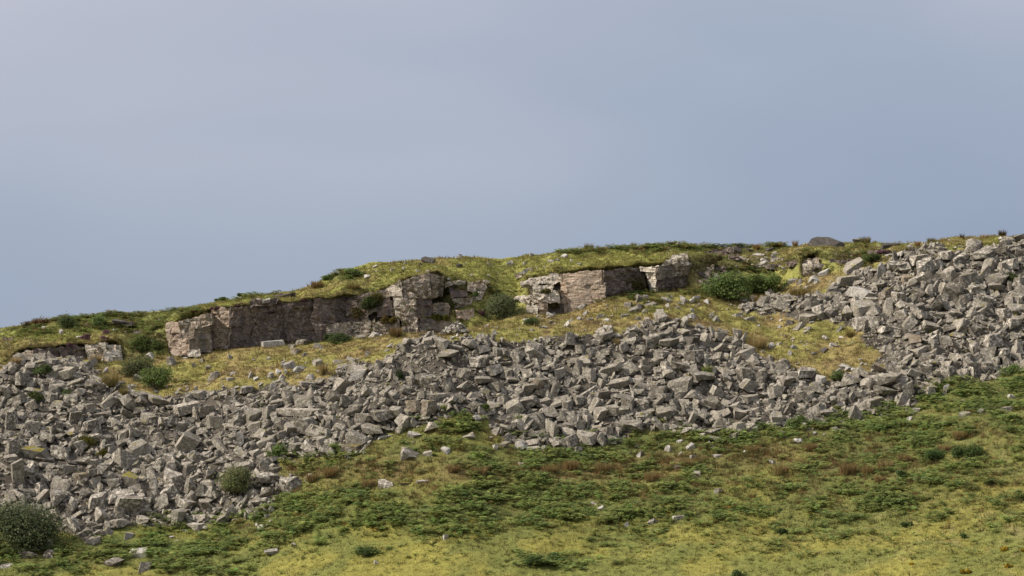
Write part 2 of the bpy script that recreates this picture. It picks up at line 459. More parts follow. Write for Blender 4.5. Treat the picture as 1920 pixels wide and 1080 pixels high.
TOPGREEN = [(60, 620, 60, 14, .7), (200, 590, 160, 16, .9), (150, 605, 60, 20, .9), (280, 610, 70, 22, .8), (280, 645, 40, 26, 1), (440, 553, 60, 9, .9), (640, 515, 50, 14, .9), (1180, 466, 160, 8, .7), (1330, 462, 90, 9, .9), (1380, 500, 60, 20, .4), (1200, 560, 110, 14, .9), (1270, 552, 80, 10, .9), (1600, 480, 60, 12, .5), (1080, 470, 60, 7, .9), (1230, 463, 120, 8, .75), (1420, 464, 60, 6, .6), (20, 618, 40, 8, .7), (340, 585, 60, 10, .7), (1170, 556, 60, 12, 1), (1290, 550, 70, 12, 1), (700, 560, 40, 24, .7), (845, 560, 30, 25, .5)]
PEAT = [(480, 590, 120, 10, .4), (100, 652, 120, 6, .8), (690, 585, 50, 30, .6), (850, 545, 40, 26, .5), (1330, 500, 60, 24, .8), (1440, 490, 90, 16, .6), (1600, 480, 90, 12, .5), (1180, 640, 60, 8, .3), (640, 570, 60, 22, .6), (280, 640, 50, 22, .6)]

def ground_color(P, zn, px, py, sd=0):
    x, y, z = P[..., 0], P[..., 1], P[..., 2]
    n1 = fbm(x / 4, y / 4, z / 4, 51 + sd, 4)
    n2 = fbm(x / 1.2, y / 1.2, z / 1.2, 61 + sd, 3)
    n3 = fbm(x / 9, y / 9, 0, 71, 3)
    def mix(a, b, t):
        return a * (1 - t[..., None]) + b * t[..., None]
    fgreen, flime = np.array((0.160, 0.168, 0.045)), np.array((0.228, 0.210, 0.052))
    green, lime, gold, straw, brown, peat, dgreen = [np.array(v) for v in
        ((0.166, 0.170, 0.056), (0.238, 0.220, 0.068), (0.268, 0.212, 0.088), (0.285, 0.228, 0.108), (0.160, 0.112, 0.055), (0.085, 0.062, 0.046), (0.088, 0.108, 0.036))]
    one = np.ones(x.shape)
    fld = mix(fgreen * one[..., None], flime * one[..., None], sstep(n1 + 0.25 * n2, -0.4, 0.5))
    fld = mix(fld, straw * one[..., None], 0.45 * sstep(n2 + .4 * n3, 0.25, 0.9) * sstep(px, 1100, 1800))
    fld = mix(fld, mix(brown * one[..., None], dgreen * one[..., None], sstep(n2, -.5, .2)), 0.32 * (1 - sstep(py + 14 * n1, 900, 1010)) * sstep(py, 700, 760))
    fld = mix(fld, dgreen * one[..., None], 0.6 * np.clip(blob(px, py, BRACKEN), 0, 1))
    fld = mix(fld, brown * one[..., None], 0.85 * np.clip(blob(px, py, BROWN) + 0.25 * n2, 0, 1) * (blob(px, py, BROWN) > 0.12))
    ben = mix(gold * one[..., None], lime * one[..., None], sstep(n1 + 0.3 * n2, -0.45, 0.4))
    ben = mix(ben, brown * one[..., None], 0.75 * sstep(n2 - 0.3 * n1, 0.15, 0.8))
    top = mix(lime * one[..., None], gold * one[..., None], sstep(n1 + .3 * n2, -0.35, 0.7))
    top = mix(top, brown * one[..., None], 0.6 * sstep(n2 + 0.5 * n3, 0.40, 1.0))
    smooth_green = sstep(px, 900, 1000) * (1 - sstep(px, 1230, 1290))
    top = mix(top, mix(lime * 1.08 * one[..., None], gold * one[..., None], 0.4 * sstep(n2, 0, .8)), smooth_green * 0.8)
    top = mix(top, dgreen * 1.3 * one[..., None], 0.8 * np.clip(blob(px, py, TOPGREEN), 0, 1))
    top = mix(top, peat * one[..., None], 0.8 * np.clip(blob(px, py, PEAT) + .2 * n2, 0, 1) * (blob(px, py, PEAT) > .12))
    ris = mix(peat * one[..., None], brown * one[..., None], sstep(n2, -0.2, 0.6))
    ris = mix(ris, dgreen * one[..., None], 0.6 * sstep(n1, 0.0, 0.5))
    top = top * np.array((1.06, 1.14, 1.05))
    gul = blob(px, py, [(945, 545, 32, 50, .9), (925, 590, 40, 20, .6), (960, 500, 60, 18, .5)])
    top = mix(top, lime * np.array((.95, 1.08, 1)) * one[..., None], gul)
    ben = mix(ben, lime * np.array((.95, 1.08, 1)) * one[..., None], gul)
    cm = cliff_at(px)
    ris = mix(top, ris, np.clip(cm + 0.25 * sstep(n2, .1, .6), 0, 1))
    zz = zn + 0.05 * n2
    c = fld
    c = np.where((zz >= 2.4)[..., None], ben, c)
    c = np.where((zz >= 4.03)[..., None], ris, c)
    c = np.where((zz >= 4.88)[..., None], top, c)
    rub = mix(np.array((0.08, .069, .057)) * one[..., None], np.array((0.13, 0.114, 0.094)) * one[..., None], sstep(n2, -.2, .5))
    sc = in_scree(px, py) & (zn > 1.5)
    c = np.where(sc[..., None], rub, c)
    return np.clip(c, 0.01, 1)

PXV, PYV = project(G)
PXV = np.where(isfar | (ZN < 1), 960 + X * 20, PXV)
PYV = np.where(isfar & (ZN < 1), 1100, PYV)
TCOL = ground_color(G, ZN, PXV, PYV)
idx = np.arange(NRW * NC).reshape(NRW, NC)
QF = np.stack([idx[:-1, :-1], idx[:-1, 1:], idx[1:, 1:], idx[1:, :-1]], -1).reshape(-1, 4)
hill = add_obj("hillside", new_tris("hillside", G.reshape(-1, 3), QF, col=TCOL.reshape(-1, 3), smooth=True), M_TURF, kind="structure")
hill["label"] = "grassy hillside below and above the quarry scree"

# ---- surface sampling
iv = np.where((ZN[:, 0] >= 1) & (ZN[:, 0] <= 6))[0]
J0, J1 = np.searchsorted(PXC, -260), np.searchsorted(PXC, 2180)
def sampler(r0, r1):
    rr = np.where((ZN[:, 0] >= r0) & (ZN[:, 0] < r1))[0]
    a0, a1 = rr[0], rr[-1]
    A = G[a0:a1, J0:J1]; B = G[a0:a1, J0 + 1:J1 + 1]; C_ = G[a0 + 1:a1 + 1, J0:J1]
    ar = np.linalg.norm(np.cross(B - A, C_ - A), axis=-1)
    cum = np.cumsum(ar.ravel()); tot = cum[-1]
    nc = ar.shape[1]
    def f(n):
        k = np.searchsorted(cum, rng.random(n) * tot)
        i, j = a0 + k // nc, J0 + k % nc
        u, v = rng.random(n)[:, None], rng.random(n)[:, None]
        P = G[i, j] * (1 - u) * (1 - v) + G[i, j + 1] * u * (1 - v) + G[i + 1, j] * (1 - u) * v + G[i + 1, j + 1] * u * v
        nrm = np.cross(G[i, j + 1] - G[i, j], G[i + 1, j] - G[i, j])
        nrm /= np.linalg.norm(nrm, axis=1)[:, None]
        zn = ZN[i, j] + v[:, 0] * (ZN[i + 1, j] - ZN[i, j])
        px, py = project(P)
        return P, nrm, zn, px, py
    f.area = tot
    return f

tv = [tuple(p) for p in G.reshape(-1, 3)]
tf = [tuple(int(i) for i in q) for q in QF]
BV_T = BVHTree.FromPolygons(tv, tf)
CAMP = Vector(cam.location)
MISS = [0]                                              # pixels the last look had to drop to meet the ground (skyline)
def ray_at(px, py, bv=None):
    """the spot on the hill that shows at photo pixel (px, py)"""
    for k in range(14):
        d = Vector(unproject(px, py + 3 * k, 0.0)) - CAMP
        d.normalize()
        hit = (bv or BV).ray_cast(CAMP, d)
        if hit[0] is not None and hit[0].y < 60:
            MISS[0] = 3 * k
            n = hit[1] if hit[1].z > 0 or abs(hit[1].z) < .3 else -hit[1]
            return hit[0], n, d
    raise RuntimeError("no ground at %s %s" % (px, py))
# ------------------------------------------------------------------ quarry faces (rock blocks cut into the hill)
y3 = lambda px: c3(np.asarray(px, float))[1]
EXTRA_V, EXTRA_F = [], []
def rock_block(parent, quad, mat, thick=2.6, rough=0.08, step=0.15, grow=4.0, name="rock_block", absY=None):
    """quad: TL, TR, BR, BL as (photo x, photo y, metres in front(-)/behind(+) of the quarry foot line)"""
    q = np.array(quad, float)
    q[:, :2] = q[:, :2].mean(0) + (q[:, :2] - q[:, :2].mean(0)) * (1 + grow / np.maximum(6.0, np.ptp(q[:, :2], axis=0)))
    base = y3(q[:, 0]) if absY is None else np.full(4, absY)
    C = unproject(q[:, 0], q[:, 1], base + q[:, 2])
    w = max(np.linalg.norm(C[1] - C[0]), np.linalg.norm(C[2] - C[3]))
    h = max(np.linalg.norm(C[3] - C[0]), np.linalg.norm(C[2] - C[1]))
    nu, nv = int(np.clip(w / 0.13, 4, 60)), int(np.clip(h / 0.13, 4, 44))
    u, v = np.meshgrid(np.linspace(0, 1, nu + 1), np.linspace(0, 1, nv + 1))
    u, v = u[..., None], v[..., None]
    P = (C[0] * (1 - u) + C[1] * u) * (1 - v) + (C[3] * (1 - u) + C[2] * u) * v
    nrm = np.cross(C[2] - C[0], C[1] - C[3]); nrm /= np.linalg.norm(nrm)
    if nrm[1] > 0: nrm = -nrm
    s = int(rng.integers(1000))
    x, y, z = P[..., 0], P[..., 1], P[..., 2]
    zz = z + 0.10 * x + 0.12 * vnoise(x / 1.8, z / 2.0, 0, 901)
    hk = lambda i, j, k: _hash(i.astype(np.int64), j.astype(np.int64), np.zeros_like(i, np.int64), k)
    lay = np.floor(zz / 0.62)                              # bedding, joints and spalls: square steps in and out
    ver = np.floor(x / 1.05 + 0.25 * vnoise(x / 2, z / 1.2, 0, s) + 0.61 * hk(lay, lay * 0, s + 7))
    d = step * 1.7 * (hk(lay, ver, s) - 0.5)
    lay2 = np.floor(zz / 0.27 + .3)
    ver2 = np.floor(x / 0.5 + 0.5 * hk(lay2, lay2 * 0, s + 8) + .2 * vnoise(x, z, 0, s + 2))
    d = d + step * 0.7 * (hk(lay2, ver2, s + 1) - 0.5)
    d = d + rough * fbm(x / 0.9, y / 0.9, z / 0.9, s + 3, 4) + 0.22 * vnoise(x / 3.2, y / 3, z / 2.6, 900)
    P = P + nrm * d[..., None]
    P[..., 0] += 0.10 * fbm(x / .6, z / .6, 0, s + 9, 2)
    P[..., 2] += 0.14 * fbm(x / .5, z / .7, 3, s + 12, 2)
    n = (nu + 1) * (nv + 1)
    id_ = np.arange(n).reshape(nv + 1, nu + 1)
    F = list(np.stack([id_[:-1, :-1], id_[1:, :-1], id_[1:, 1:], id_[:-1, 1:]], -1).reshape(-1, 4))
    ring = np.concatenate([id_[0, :], id_[1:, -1], id_[-1, -2::-1], id_[-2:0:-1, 0]])
    Pf = P.reshape(-1, 3)
    off = np.array([0, thick, 0.0])
    V = np.concatenate([Pf, Pf[ring] + off])
    m = len(ring)
    for k in range(m):
        F.append([ring[k], ring[(k + 1) % m], n + (k + 1) % m, n + k])
    flat = np.concatenate([np.array(F).ravel(), n + np.arange(m)])
    sizes = np.concatenate([np.full(len(F), 4), [m]])
    org = Vector(parent.location)
    V = V - np.array(org)
    o = add_obj(name, new_mesh(name, V, flat, sizes), mat, parent)
    b = len(EXTRA_V)
    EXTRA_V.extend((V + np.array(org)).tolist())
    EXTRA_F.extend([[int(i) + b for i in f] for f in F])
    return o
def face_root(name, px, py, label, cat, dY=0.0, absY=None):
    o = add_obj(name, None, label=label, cat=cat)
    o.location = unproject(px, py, (y3(px) if absY is None else absY) + dY)
    return o

f = face_root("quarry_cliff", 130, 680, "low ragged grey rock face under heather at far left of the quarry", "cliff")
rock_block(f, [(24, 664, .2), (62, 658, .0), (64, 682, -.1), (26, 682, .1)], M_FACE_GREY)
rock_block(f, [(64, 657, -.2), (112, 652, .3), (112, 682, .3), (66, 683, -.2)], M_FACE_DARK)
rock_block(f, [(114, 652, .0), (158, 650, .5), (158, 680, .5), (115, 681, 0)], M_FACE_DARK)
f = face_root("quarry_cliff", 195, 678, "bright pale weathered rock patch left of the leafy bank", "cliff")
rock_block(f, [(159, 648, .7), (196, 645, -.3), (197, 676, -.7), (166, 672, .3)], M_FACE_PALE)
rock_block(f, [(197, 646, -.2), (224, 650, .2), (230, 678, -.2), (198, 678, -.7)], M_FACE_PALE)
f = face_root("quarry_cliff", 360, 664, "squared pale pink quarry corner jutting left of the dark face", "cliff")
rock_block(f, [(314, 606, 1.2), (334, 602, -.5), (337, 667, -.9), (315, 668, .9)], M_FACE_PINK)
rock_block(f, [(338, 618, -.9), (362, 612, -1.1), (362, 632, -1.2), (339, 637, -1.0)], M_FACE_GREY)
rock_block(f, [(335, 603, -.7), (394, 588, -1.0), (394, 610, -1.1), (337, 617, -.8)], M_FACE_GREY)
rock_block(f, [(364, 612, -1.0), (393, 608, -.6), (394, 636, -.6), (364, 634, -1.1)], M_FACE_GREY)
rock_block(f, [(338, 638, -1.1), (352, 636, -1.25), (353, 664, -1.3), (339, 666, -1.2)], M_FACE_PINK)
rock_block(f, [(353, 636, -1.2), (394, 636, -.6), (395, 660, -.6), (354, 662, -1.2)], M_FACE_GREY)
rock_block(f, [(352, 658, -1.6), (372, 656, -1.6), (373, 666, -1.7), (353, 667, -1.7)], M_FACE_PALE)
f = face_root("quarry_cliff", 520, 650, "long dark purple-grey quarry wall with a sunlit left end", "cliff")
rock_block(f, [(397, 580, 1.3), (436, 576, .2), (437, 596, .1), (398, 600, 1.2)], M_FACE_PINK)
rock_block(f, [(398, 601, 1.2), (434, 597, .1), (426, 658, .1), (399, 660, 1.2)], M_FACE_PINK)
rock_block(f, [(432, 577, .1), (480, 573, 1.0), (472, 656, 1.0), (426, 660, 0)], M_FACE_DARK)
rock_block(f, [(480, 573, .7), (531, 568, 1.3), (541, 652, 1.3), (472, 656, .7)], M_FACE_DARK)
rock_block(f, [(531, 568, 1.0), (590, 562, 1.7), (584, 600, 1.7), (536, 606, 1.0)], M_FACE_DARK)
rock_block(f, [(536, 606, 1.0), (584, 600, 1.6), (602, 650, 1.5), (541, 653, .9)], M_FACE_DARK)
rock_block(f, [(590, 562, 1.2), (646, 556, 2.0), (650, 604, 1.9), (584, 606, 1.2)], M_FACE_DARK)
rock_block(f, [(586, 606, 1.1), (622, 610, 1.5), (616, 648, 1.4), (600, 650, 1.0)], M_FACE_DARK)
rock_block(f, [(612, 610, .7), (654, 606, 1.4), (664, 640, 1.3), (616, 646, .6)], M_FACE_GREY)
rock_block(f, [(472, 566, .3), (520, 561, .8), (518, 570, .8), (470, 575, .3)], M_FACE_DARK)
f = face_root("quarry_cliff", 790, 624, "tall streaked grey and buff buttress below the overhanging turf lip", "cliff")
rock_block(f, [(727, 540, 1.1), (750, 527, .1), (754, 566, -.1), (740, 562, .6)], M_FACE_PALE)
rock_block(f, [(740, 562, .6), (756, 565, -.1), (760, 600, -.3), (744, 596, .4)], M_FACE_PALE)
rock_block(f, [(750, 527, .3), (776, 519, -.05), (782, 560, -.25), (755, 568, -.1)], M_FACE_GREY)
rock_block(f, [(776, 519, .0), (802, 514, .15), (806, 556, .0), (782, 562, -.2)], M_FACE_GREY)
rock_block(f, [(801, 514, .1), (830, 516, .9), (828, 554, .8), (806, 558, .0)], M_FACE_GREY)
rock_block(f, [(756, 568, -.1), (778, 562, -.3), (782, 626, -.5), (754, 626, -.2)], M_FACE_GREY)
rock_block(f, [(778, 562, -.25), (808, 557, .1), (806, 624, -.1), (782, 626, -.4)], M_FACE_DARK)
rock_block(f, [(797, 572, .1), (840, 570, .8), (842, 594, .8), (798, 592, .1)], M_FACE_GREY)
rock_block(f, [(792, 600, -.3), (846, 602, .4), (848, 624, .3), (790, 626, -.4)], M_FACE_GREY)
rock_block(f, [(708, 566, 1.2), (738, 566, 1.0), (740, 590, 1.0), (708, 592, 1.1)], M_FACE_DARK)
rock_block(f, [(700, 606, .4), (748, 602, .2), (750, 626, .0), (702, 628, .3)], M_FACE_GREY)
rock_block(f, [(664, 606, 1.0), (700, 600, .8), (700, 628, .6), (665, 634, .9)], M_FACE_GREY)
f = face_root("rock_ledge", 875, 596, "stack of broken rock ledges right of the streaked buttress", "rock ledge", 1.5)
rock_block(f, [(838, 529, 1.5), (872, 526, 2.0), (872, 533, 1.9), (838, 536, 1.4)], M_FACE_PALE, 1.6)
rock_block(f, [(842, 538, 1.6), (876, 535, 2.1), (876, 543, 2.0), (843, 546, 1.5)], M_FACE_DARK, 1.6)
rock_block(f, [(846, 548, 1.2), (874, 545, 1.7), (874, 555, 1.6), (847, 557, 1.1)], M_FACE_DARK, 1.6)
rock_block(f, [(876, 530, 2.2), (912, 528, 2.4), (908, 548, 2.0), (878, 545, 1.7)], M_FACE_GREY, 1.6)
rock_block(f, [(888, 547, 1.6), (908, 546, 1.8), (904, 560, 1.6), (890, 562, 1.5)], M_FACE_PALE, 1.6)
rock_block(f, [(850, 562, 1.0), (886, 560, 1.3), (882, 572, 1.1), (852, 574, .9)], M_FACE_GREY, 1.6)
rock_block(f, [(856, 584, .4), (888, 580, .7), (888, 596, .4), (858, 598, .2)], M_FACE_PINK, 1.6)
f = face_root("rock_ledge", 1015, 584, "pale stepped rock shelves left of the pink quarry face", "rock ledge")
rock_block(f, [(982, 530, 3.0), (1056, 517, 1.9), (1060, 590, 1.5), (990, 588, 2.2)], M_FACE_GREY, 1.5)
rock_block(f, [(992, 521, 2.3), (1052, 514, 1.0), (1050, 528, .8), (996, 533, 2.0)], M_FACE_PALE)
rock_block(f, [(974, 527, 3.0), (994, 524, 2.5), (996, 532, 2.4), (976, 533, 2.9)], M_FACE_PALE, 1.8)
rock_block(f, [(1000, 537, 1.6), (1038, 534, .8), (1034, 544, .7), (1002, 548, 1.5)], M_FACE_PALE)
rock_block(f, [(962, 559, 2.2), (1006, 549, .9), (1010, 566, .6), (990, 573, 1.2)], M_FACE_PALE)
rock_block(f, [(1006, 550, .5), (1048, 548, .0), (1048, 566, -.1), (1010, 566, .4)], M_FACE_PALE)
rock_block(f, [(1012, 567, .5), (1026, 566, .4), (1024, 588, .2), (1012, 588, .3)], M_FACE_PINK)
rock_block(f, [(1026, 564, .9), (1054, 562, .7), (1056, 588, .6), (1026, 588, .8)], M_FACE_DARK)
rock_block(f, [(986, 574, .8), (1010, 571, .5), (1008, 586, .3), (988, 587, .6)], M_FACE_PALE)
f = face_root("quarry_cliff", 1095, 575, "sunlit pink squared quarry face left of the dark recess", "cliff")
rock_block(f, [(1052, 516, .9), (1066, 515, .4), (1068, 590, .3), (1054, 591, .8)], M_FACE_PINK)
rock_block(f, [(1058, 515, .5), (1096, 511, -.3), (1096, 534, -.4), (1064, 537, .4)], M_FACE_PINK, step=.05, rough=.05)
rock_block(f, [(1096, 511, -.3), (1130, 508, -1.0), (1130, 530, -1.0), (1096, 534, -.4)], M_FACE_PINK, step=.05, rough=.05)
rock_block(f, [(1064, 537, .3), (1131, 531, -1.0), (1133, 564, -1.1), (1066, 562, .2)], M_FACE_PINK, step=.05, rough=.05)
rock_block(f, [(1066, 562, .1), (1132, 558, -1.1), (1124, 576, -1.0), (1070, 594, .0)], M_FACE_PINK, step=.05, rough=.05)
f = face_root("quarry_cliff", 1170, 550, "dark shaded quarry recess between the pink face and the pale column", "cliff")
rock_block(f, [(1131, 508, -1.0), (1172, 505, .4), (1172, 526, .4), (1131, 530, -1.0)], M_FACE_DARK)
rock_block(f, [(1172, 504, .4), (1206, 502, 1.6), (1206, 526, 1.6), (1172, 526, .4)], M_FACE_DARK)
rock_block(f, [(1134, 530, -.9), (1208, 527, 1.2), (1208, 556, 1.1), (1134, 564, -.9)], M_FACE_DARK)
f = face_root("quarry_cliff", 1250, 546, "pale rock column and dark stepped block right of the recess", "cliff")
rock_block(f, [(1203, 501, 1.2), (1236, 501, -.3), (1236, 506, -.4), (1204, 508, 1.1)], M_FACE_PALE)
rock_block(f, [(1212, 508, 1.1), (1231, 507, -.2), (1231, 526, -.2), (1216, 526, .9)], M_FACE_PALE)
rock_block(f, [(1216, 526, .8), (1231, 526, -.2), (1231, 546, -.3), (1222, 546, .6)], M_FACE_PALE)
rock_block(f, [(1232, 500, -.3), (1268, 497, .7), (1268, 518, .7), (1232, 522, -.3)], M_FACE_GREY)
rock_block(f, [(1268, 497, .4), (1293, 494, 1.2), (1295, 516, 1.2), (1268, 518, .4)], M_FACE_GREY)
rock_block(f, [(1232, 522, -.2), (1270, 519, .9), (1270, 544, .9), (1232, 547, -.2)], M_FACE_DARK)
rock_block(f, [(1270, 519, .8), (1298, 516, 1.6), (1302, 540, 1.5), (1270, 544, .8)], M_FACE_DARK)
rock_block(f, [(1250, 489, .9), (1288, 489, .6), (1290, 496, .5), (1240, 498, .8)], M_FACE_PALE, 1.6)
rock_block(f, [(1262, 480, 1.5), (1286, 477, 1.2), (1289, 488, 1.1), (1254, 489, 1.5)], M_FACE_PALE, 1.4)
def ledges(name, label, cat, rects):
    x0, y0, x1, y1 = rects[0][:4]
    q = ray_at((x0 + x1) / 2, y1, BV_T)[0]
    f = face_root(name, (x0 + x1) / 2, y1, label, cat, absY=q.y)
    for x0, y0, x1, y1, mat, tilt in rects:
        q = ray_at((x0 + x1) / 2, y1 - 1, BV_T)[0]
        hh = (y1 - y0)
        rock_block(f, [(x0, y0 + tilt, .25), (x1, y0 - tilt * .3, -.1), (x1 - 1, y1 - tilt * .3, -.15), (x0 + 2, y1 + tilt * .5, .1)], mat, 1.5, rough=.10, step=.16, grow=1.5, absY=q.y - .12)
    return f
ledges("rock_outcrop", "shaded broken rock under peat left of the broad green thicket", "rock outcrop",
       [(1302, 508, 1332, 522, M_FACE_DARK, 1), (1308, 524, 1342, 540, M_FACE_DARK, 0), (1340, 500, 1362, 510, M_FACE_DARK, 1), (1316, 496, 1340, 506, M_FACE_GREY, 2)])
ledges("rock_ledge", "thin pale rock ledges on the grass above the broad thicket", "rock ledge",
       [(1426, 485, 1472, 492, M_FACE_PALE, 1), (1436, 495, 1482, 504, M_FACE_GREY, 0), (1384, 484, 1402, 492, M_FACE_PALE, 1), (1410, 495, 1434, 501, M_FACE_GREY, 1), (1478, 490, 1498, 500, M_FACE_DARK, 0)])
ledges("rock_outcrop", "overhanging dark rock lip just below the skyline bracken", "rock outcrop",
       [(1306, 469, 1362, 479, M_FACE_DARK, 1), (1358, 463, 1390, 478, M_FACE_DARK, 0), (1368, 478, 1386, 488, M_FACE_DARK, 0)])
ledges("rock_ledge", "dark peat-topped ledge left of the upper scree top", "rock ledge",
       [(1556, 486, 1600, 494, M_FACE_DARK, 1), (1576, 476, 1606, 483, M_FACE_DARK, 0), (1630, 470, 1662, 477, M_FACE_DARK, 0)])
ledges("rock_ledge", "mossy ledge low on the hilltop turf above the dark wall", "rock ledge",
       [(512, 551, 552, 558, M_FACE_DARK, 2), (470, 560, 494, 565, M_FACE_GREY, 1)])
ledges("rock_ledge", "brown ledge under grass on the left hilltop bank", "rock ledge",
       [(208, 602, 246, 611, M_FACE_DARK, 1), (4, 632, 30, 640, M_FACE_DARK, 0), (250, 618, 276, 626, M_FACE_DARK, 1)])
ledges("rock_ledge", "small tilted ledges on the slope left of the pale shelves", "rock ledge",
       [(966, 512, 992, 520, M_FACE_GREY, 3), (982, 503, 1002, 509, M_FACE_PALE, 3)])
f = face_root("rock_bank", 690, 628, "mossy broken rock bank between the dark wall and the buttress", "rock bank")
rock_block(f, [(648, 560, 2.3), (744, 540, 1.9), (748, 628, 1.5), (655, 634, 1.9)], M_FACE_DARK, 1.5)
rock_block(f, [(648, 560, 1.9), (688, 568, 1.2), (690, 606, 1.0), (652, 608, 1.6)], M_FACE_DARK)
rock_block(f, [(686, 568, 1.3), (728, 548, 1.5), (730, 574, 1.2), (690, 592, 1.1)], M_FACE_GREY)
rock_block(f, [(652, 607, 1.3), (692, 604, .8), (694, 632, .7), (656, 636, 1.2)], M_FACE_GREY)
f = face_root("rock_outcrop", 1525, 512, "layered pale outcrop between the broad bush and the upper scree", "rock outcrop")
rock_block(f, [(1508, 487, 1.9), (1534, 485, 1.8), (1536, 493, 1.7), (1506, 495, 1.8)], M_FACE_GREY, 1.6)
rock_block(f, [(1503, 496, 1.5), (1524, 494, 1.2), (1524, 504, 1.0), (1503, 506, 1.3)], M_FACE_PALE, 1.8)
rock_block(f, [(1525, 495, 1.2), (1546, 497, 1.5), (1548, 506, 1.3), (1525, 505, 1.0)], M_FACE_GREY, 1.8)
rock_block(f, [(1502, 507, 1.0), (1552, 507, 1.1), (1550, 517, .8), (1503, 517, .8)], M_FACE_GREY, 1.8)

nb = len(tv)
BV = BVHTree.FromPolygons(tv + [tuple(p) for p in EXTRA_V], tf + [tuple(i + nb for i in f_) for f_ in EXTRA_F])
def px_m(P):                                            # metres per photo pixel there
    return (P.y + DIST) / FPX
# ------------------------------------------------------------------ boulders
def rock_points(kind, r):
    """corner cloud of a split granite block in a unit box (-.5 .. .5)"""
    pts = []
    chop = {"slab": .28, "block": .36, "long": .18, "wedge": .30, "round": .95}[kind]
    c = np.array([(sx, sy, sz) for sx in (-.5, .5) for sy in (-.5, .5) for sz in (-.5, .5)])
    c = c + r.uniform(-.09, .09, c.shape)
    if kind == "wedge":
        ax = r.uniform(-.3, .3)
        for p in c:
            if p[2] > 0:
                p[0] = ax + (p[0] - ax) * r.uniform(.05, .35)
                p[1] *= r.uniform(.4, 1.0)
    if kind in ("slab", "block", "long"):                # skew: split faces are seldom square
        sh = r.uniform(-.30, .30, 3)
        c[:, 0] += sh[0] * c[:, 1] + sh[1] * c[:, 2]
        c[:, 1] += sh[2] * c[:, 2]
        if r.random() < .5:
            k = r.uniform(.35, .9)
            c[c[:, 0] > 0, 1:] *= k
    for p in c:
        if r.random() < chop:
            lo, hi = (.12, .38) if kind != "round" else (.22, .48)
            for ax in range(3):
                q = p.copy()
                q[ax] -= np.sign(p[ax]) * r.uniform(lo, hi)
                pts.append(q)
        else:
            pts.append(p)
    if kind == "round":
        for ax in range(3):
            for s in (-1, 1):
                q = r.uniform(-.15, .15, 3); q[ax] = s * r.uniform(.5, .58)
                pts.append(q)
    return np.array(pts)

def hull(pts):
    bm = bmesh.new()
    for p in pts:
        bm.verts.new(p)
    bmesh.ops.convex_hull(bm, input=bm.verts)
    for v in [v for v in bm.verts if not v.link_faces]:
        bm.verts.remove(v)
    return bm
def rock_mesh(kind, r):
    bm = hull(rock_points(kind, r))
    for _ in range({"slab": 1, "block": 2, "long": int(r.integers(0, 2)), "wedge": 1, "round": 3}[kind]):      # oblique split faces
        nn = r.normal(size=3)
        if kind in ("slab", "long"):
            nn[2] *= .5
        nn /= np.linalg.norm(nn)
        bmesh.ops.bisect_plane(bm, geom=list(bm.verts) + list(bm.edges) + list(bm.faces), plane_co=nn * r.uniform(.30, .46), plane_no=nn, clear_outer=True)
        pts = [v.co.copy() for v in bm.verts]
        bm.free()
        bm = hull(pts)
    bmesh.ops.dissolve_limit(bm, angle_limit=math.radians(7), verts=bm.verts, edges=bm.edges)
    bmesh.ops.triangulate(bm, faces=bm.faces)
    bmesh.ops.recalc_face_normals(bm, faces=bm.faces)
    bm.verts.index_update()
    V = np.array([v.co[:] for v in bm.verts])
    F = np.array([[v.index for v in f.verts] for f in bm.faces])
    bm.free()
    mn, mx_ = V.min(0), V.max(0)
    V = (V - (mn + mx_) / 2) / (mx_ - mn)
    return V, F

KINDS = ("slab", "block", "long", "wedge", "round")
rr = np.random.default_rng(21)
ROCKS = {k: [rock_mesh(k, rr) for _ in range(14)] for k in KINDS}
MATS = {"plain": M_PLAIN, "lichen": M_LICHEN, "moss": M_MOSS, "pale": M_PALE, "brown": M_BROWN, "dark": M_DARK}
_mesh_cache = {}
def shared_rock(kind, i, tone):
    key = (kind, i, tone)
    if key not in _mesh_cache:
        V, F = ROCKS[kind][i]
        me = new_tris("boulder_" + kind, V, F)
        me.materials.append(MATS[tone])
        _mesh_cache[key] = me
    return _mesh_cache[key]

PROPS = {"slab": (.58, .22), "block": (.72, .48), "long": (.27, .22), "wedge": (.7, .8), "round": (.85, .72)}
BOULDERS = []
def boulder(px, py, w, h, ang=0.0, kind="block", tone="plain", name="boulder", sink=0.18, label=None, cat="boulder", group=None, bv=None, yaw=None):
    P, n, d = ray_at(px, py, bv)
    s = px_m(P)
    P = P + Vector((0, 0, min(MISS[0], .4 * h) * s))
    W, H = w * s, h * s
    dep = min(W, max(H, W * PROPS[kind][0])) * random.uniform(.85, 1.1)
    if kind == "long" or h > 1.35 * w:
        dep = min(W, H) * random.uniform(.9, 1.4)
    if yaw is None:
        yaw = math.radians(random.choice((-1, 1)) * random.uniform(12, 38))
    k = 1.0 / (abs(math.cos(yaw)) + 0.75 * dep / W * abs(math.sin(yaw)))
    W2 = W * k
    pit = math.radians(random.uniform(-6, 24))
    if h < 0.5 * w:
        pit = math.radians(random.uniform(10, 26))
    H2 = H * 0.94
    R = Matrix.Rotation(math.radians(-ang), 4, 'Y') @ Matrix.Rotation(pit, 4, 'X') @ Matrix.Rotation(yaw, 4, 'Z')
    o = add_obj(name, shared_rock(kind, random.randrange(14), tone))
    o.matrix_world = Matrix.Translation(P - d * (sink * dep)) @ R @ Matrix.Diagonal((W2, dep, H2, 1))
    o["label"] = label or "-"
    o["category"] = cat
    if group:
        o["group"] = group
    BOULDERS.append(dict(o=o, px=px, py=py, w=w, h=h, ang=ang, kind=kind, tone=tone, label=label, c=o.matrix_world.translation.copy(), r=(W2 + dep + H2) / 3))
    return o

T = dict(s="slab", b="block", l="long", w="wedge", r="round")
U = dict(p="plain", l="lichen", m="moss", a="pale", n="brown", d="dark")
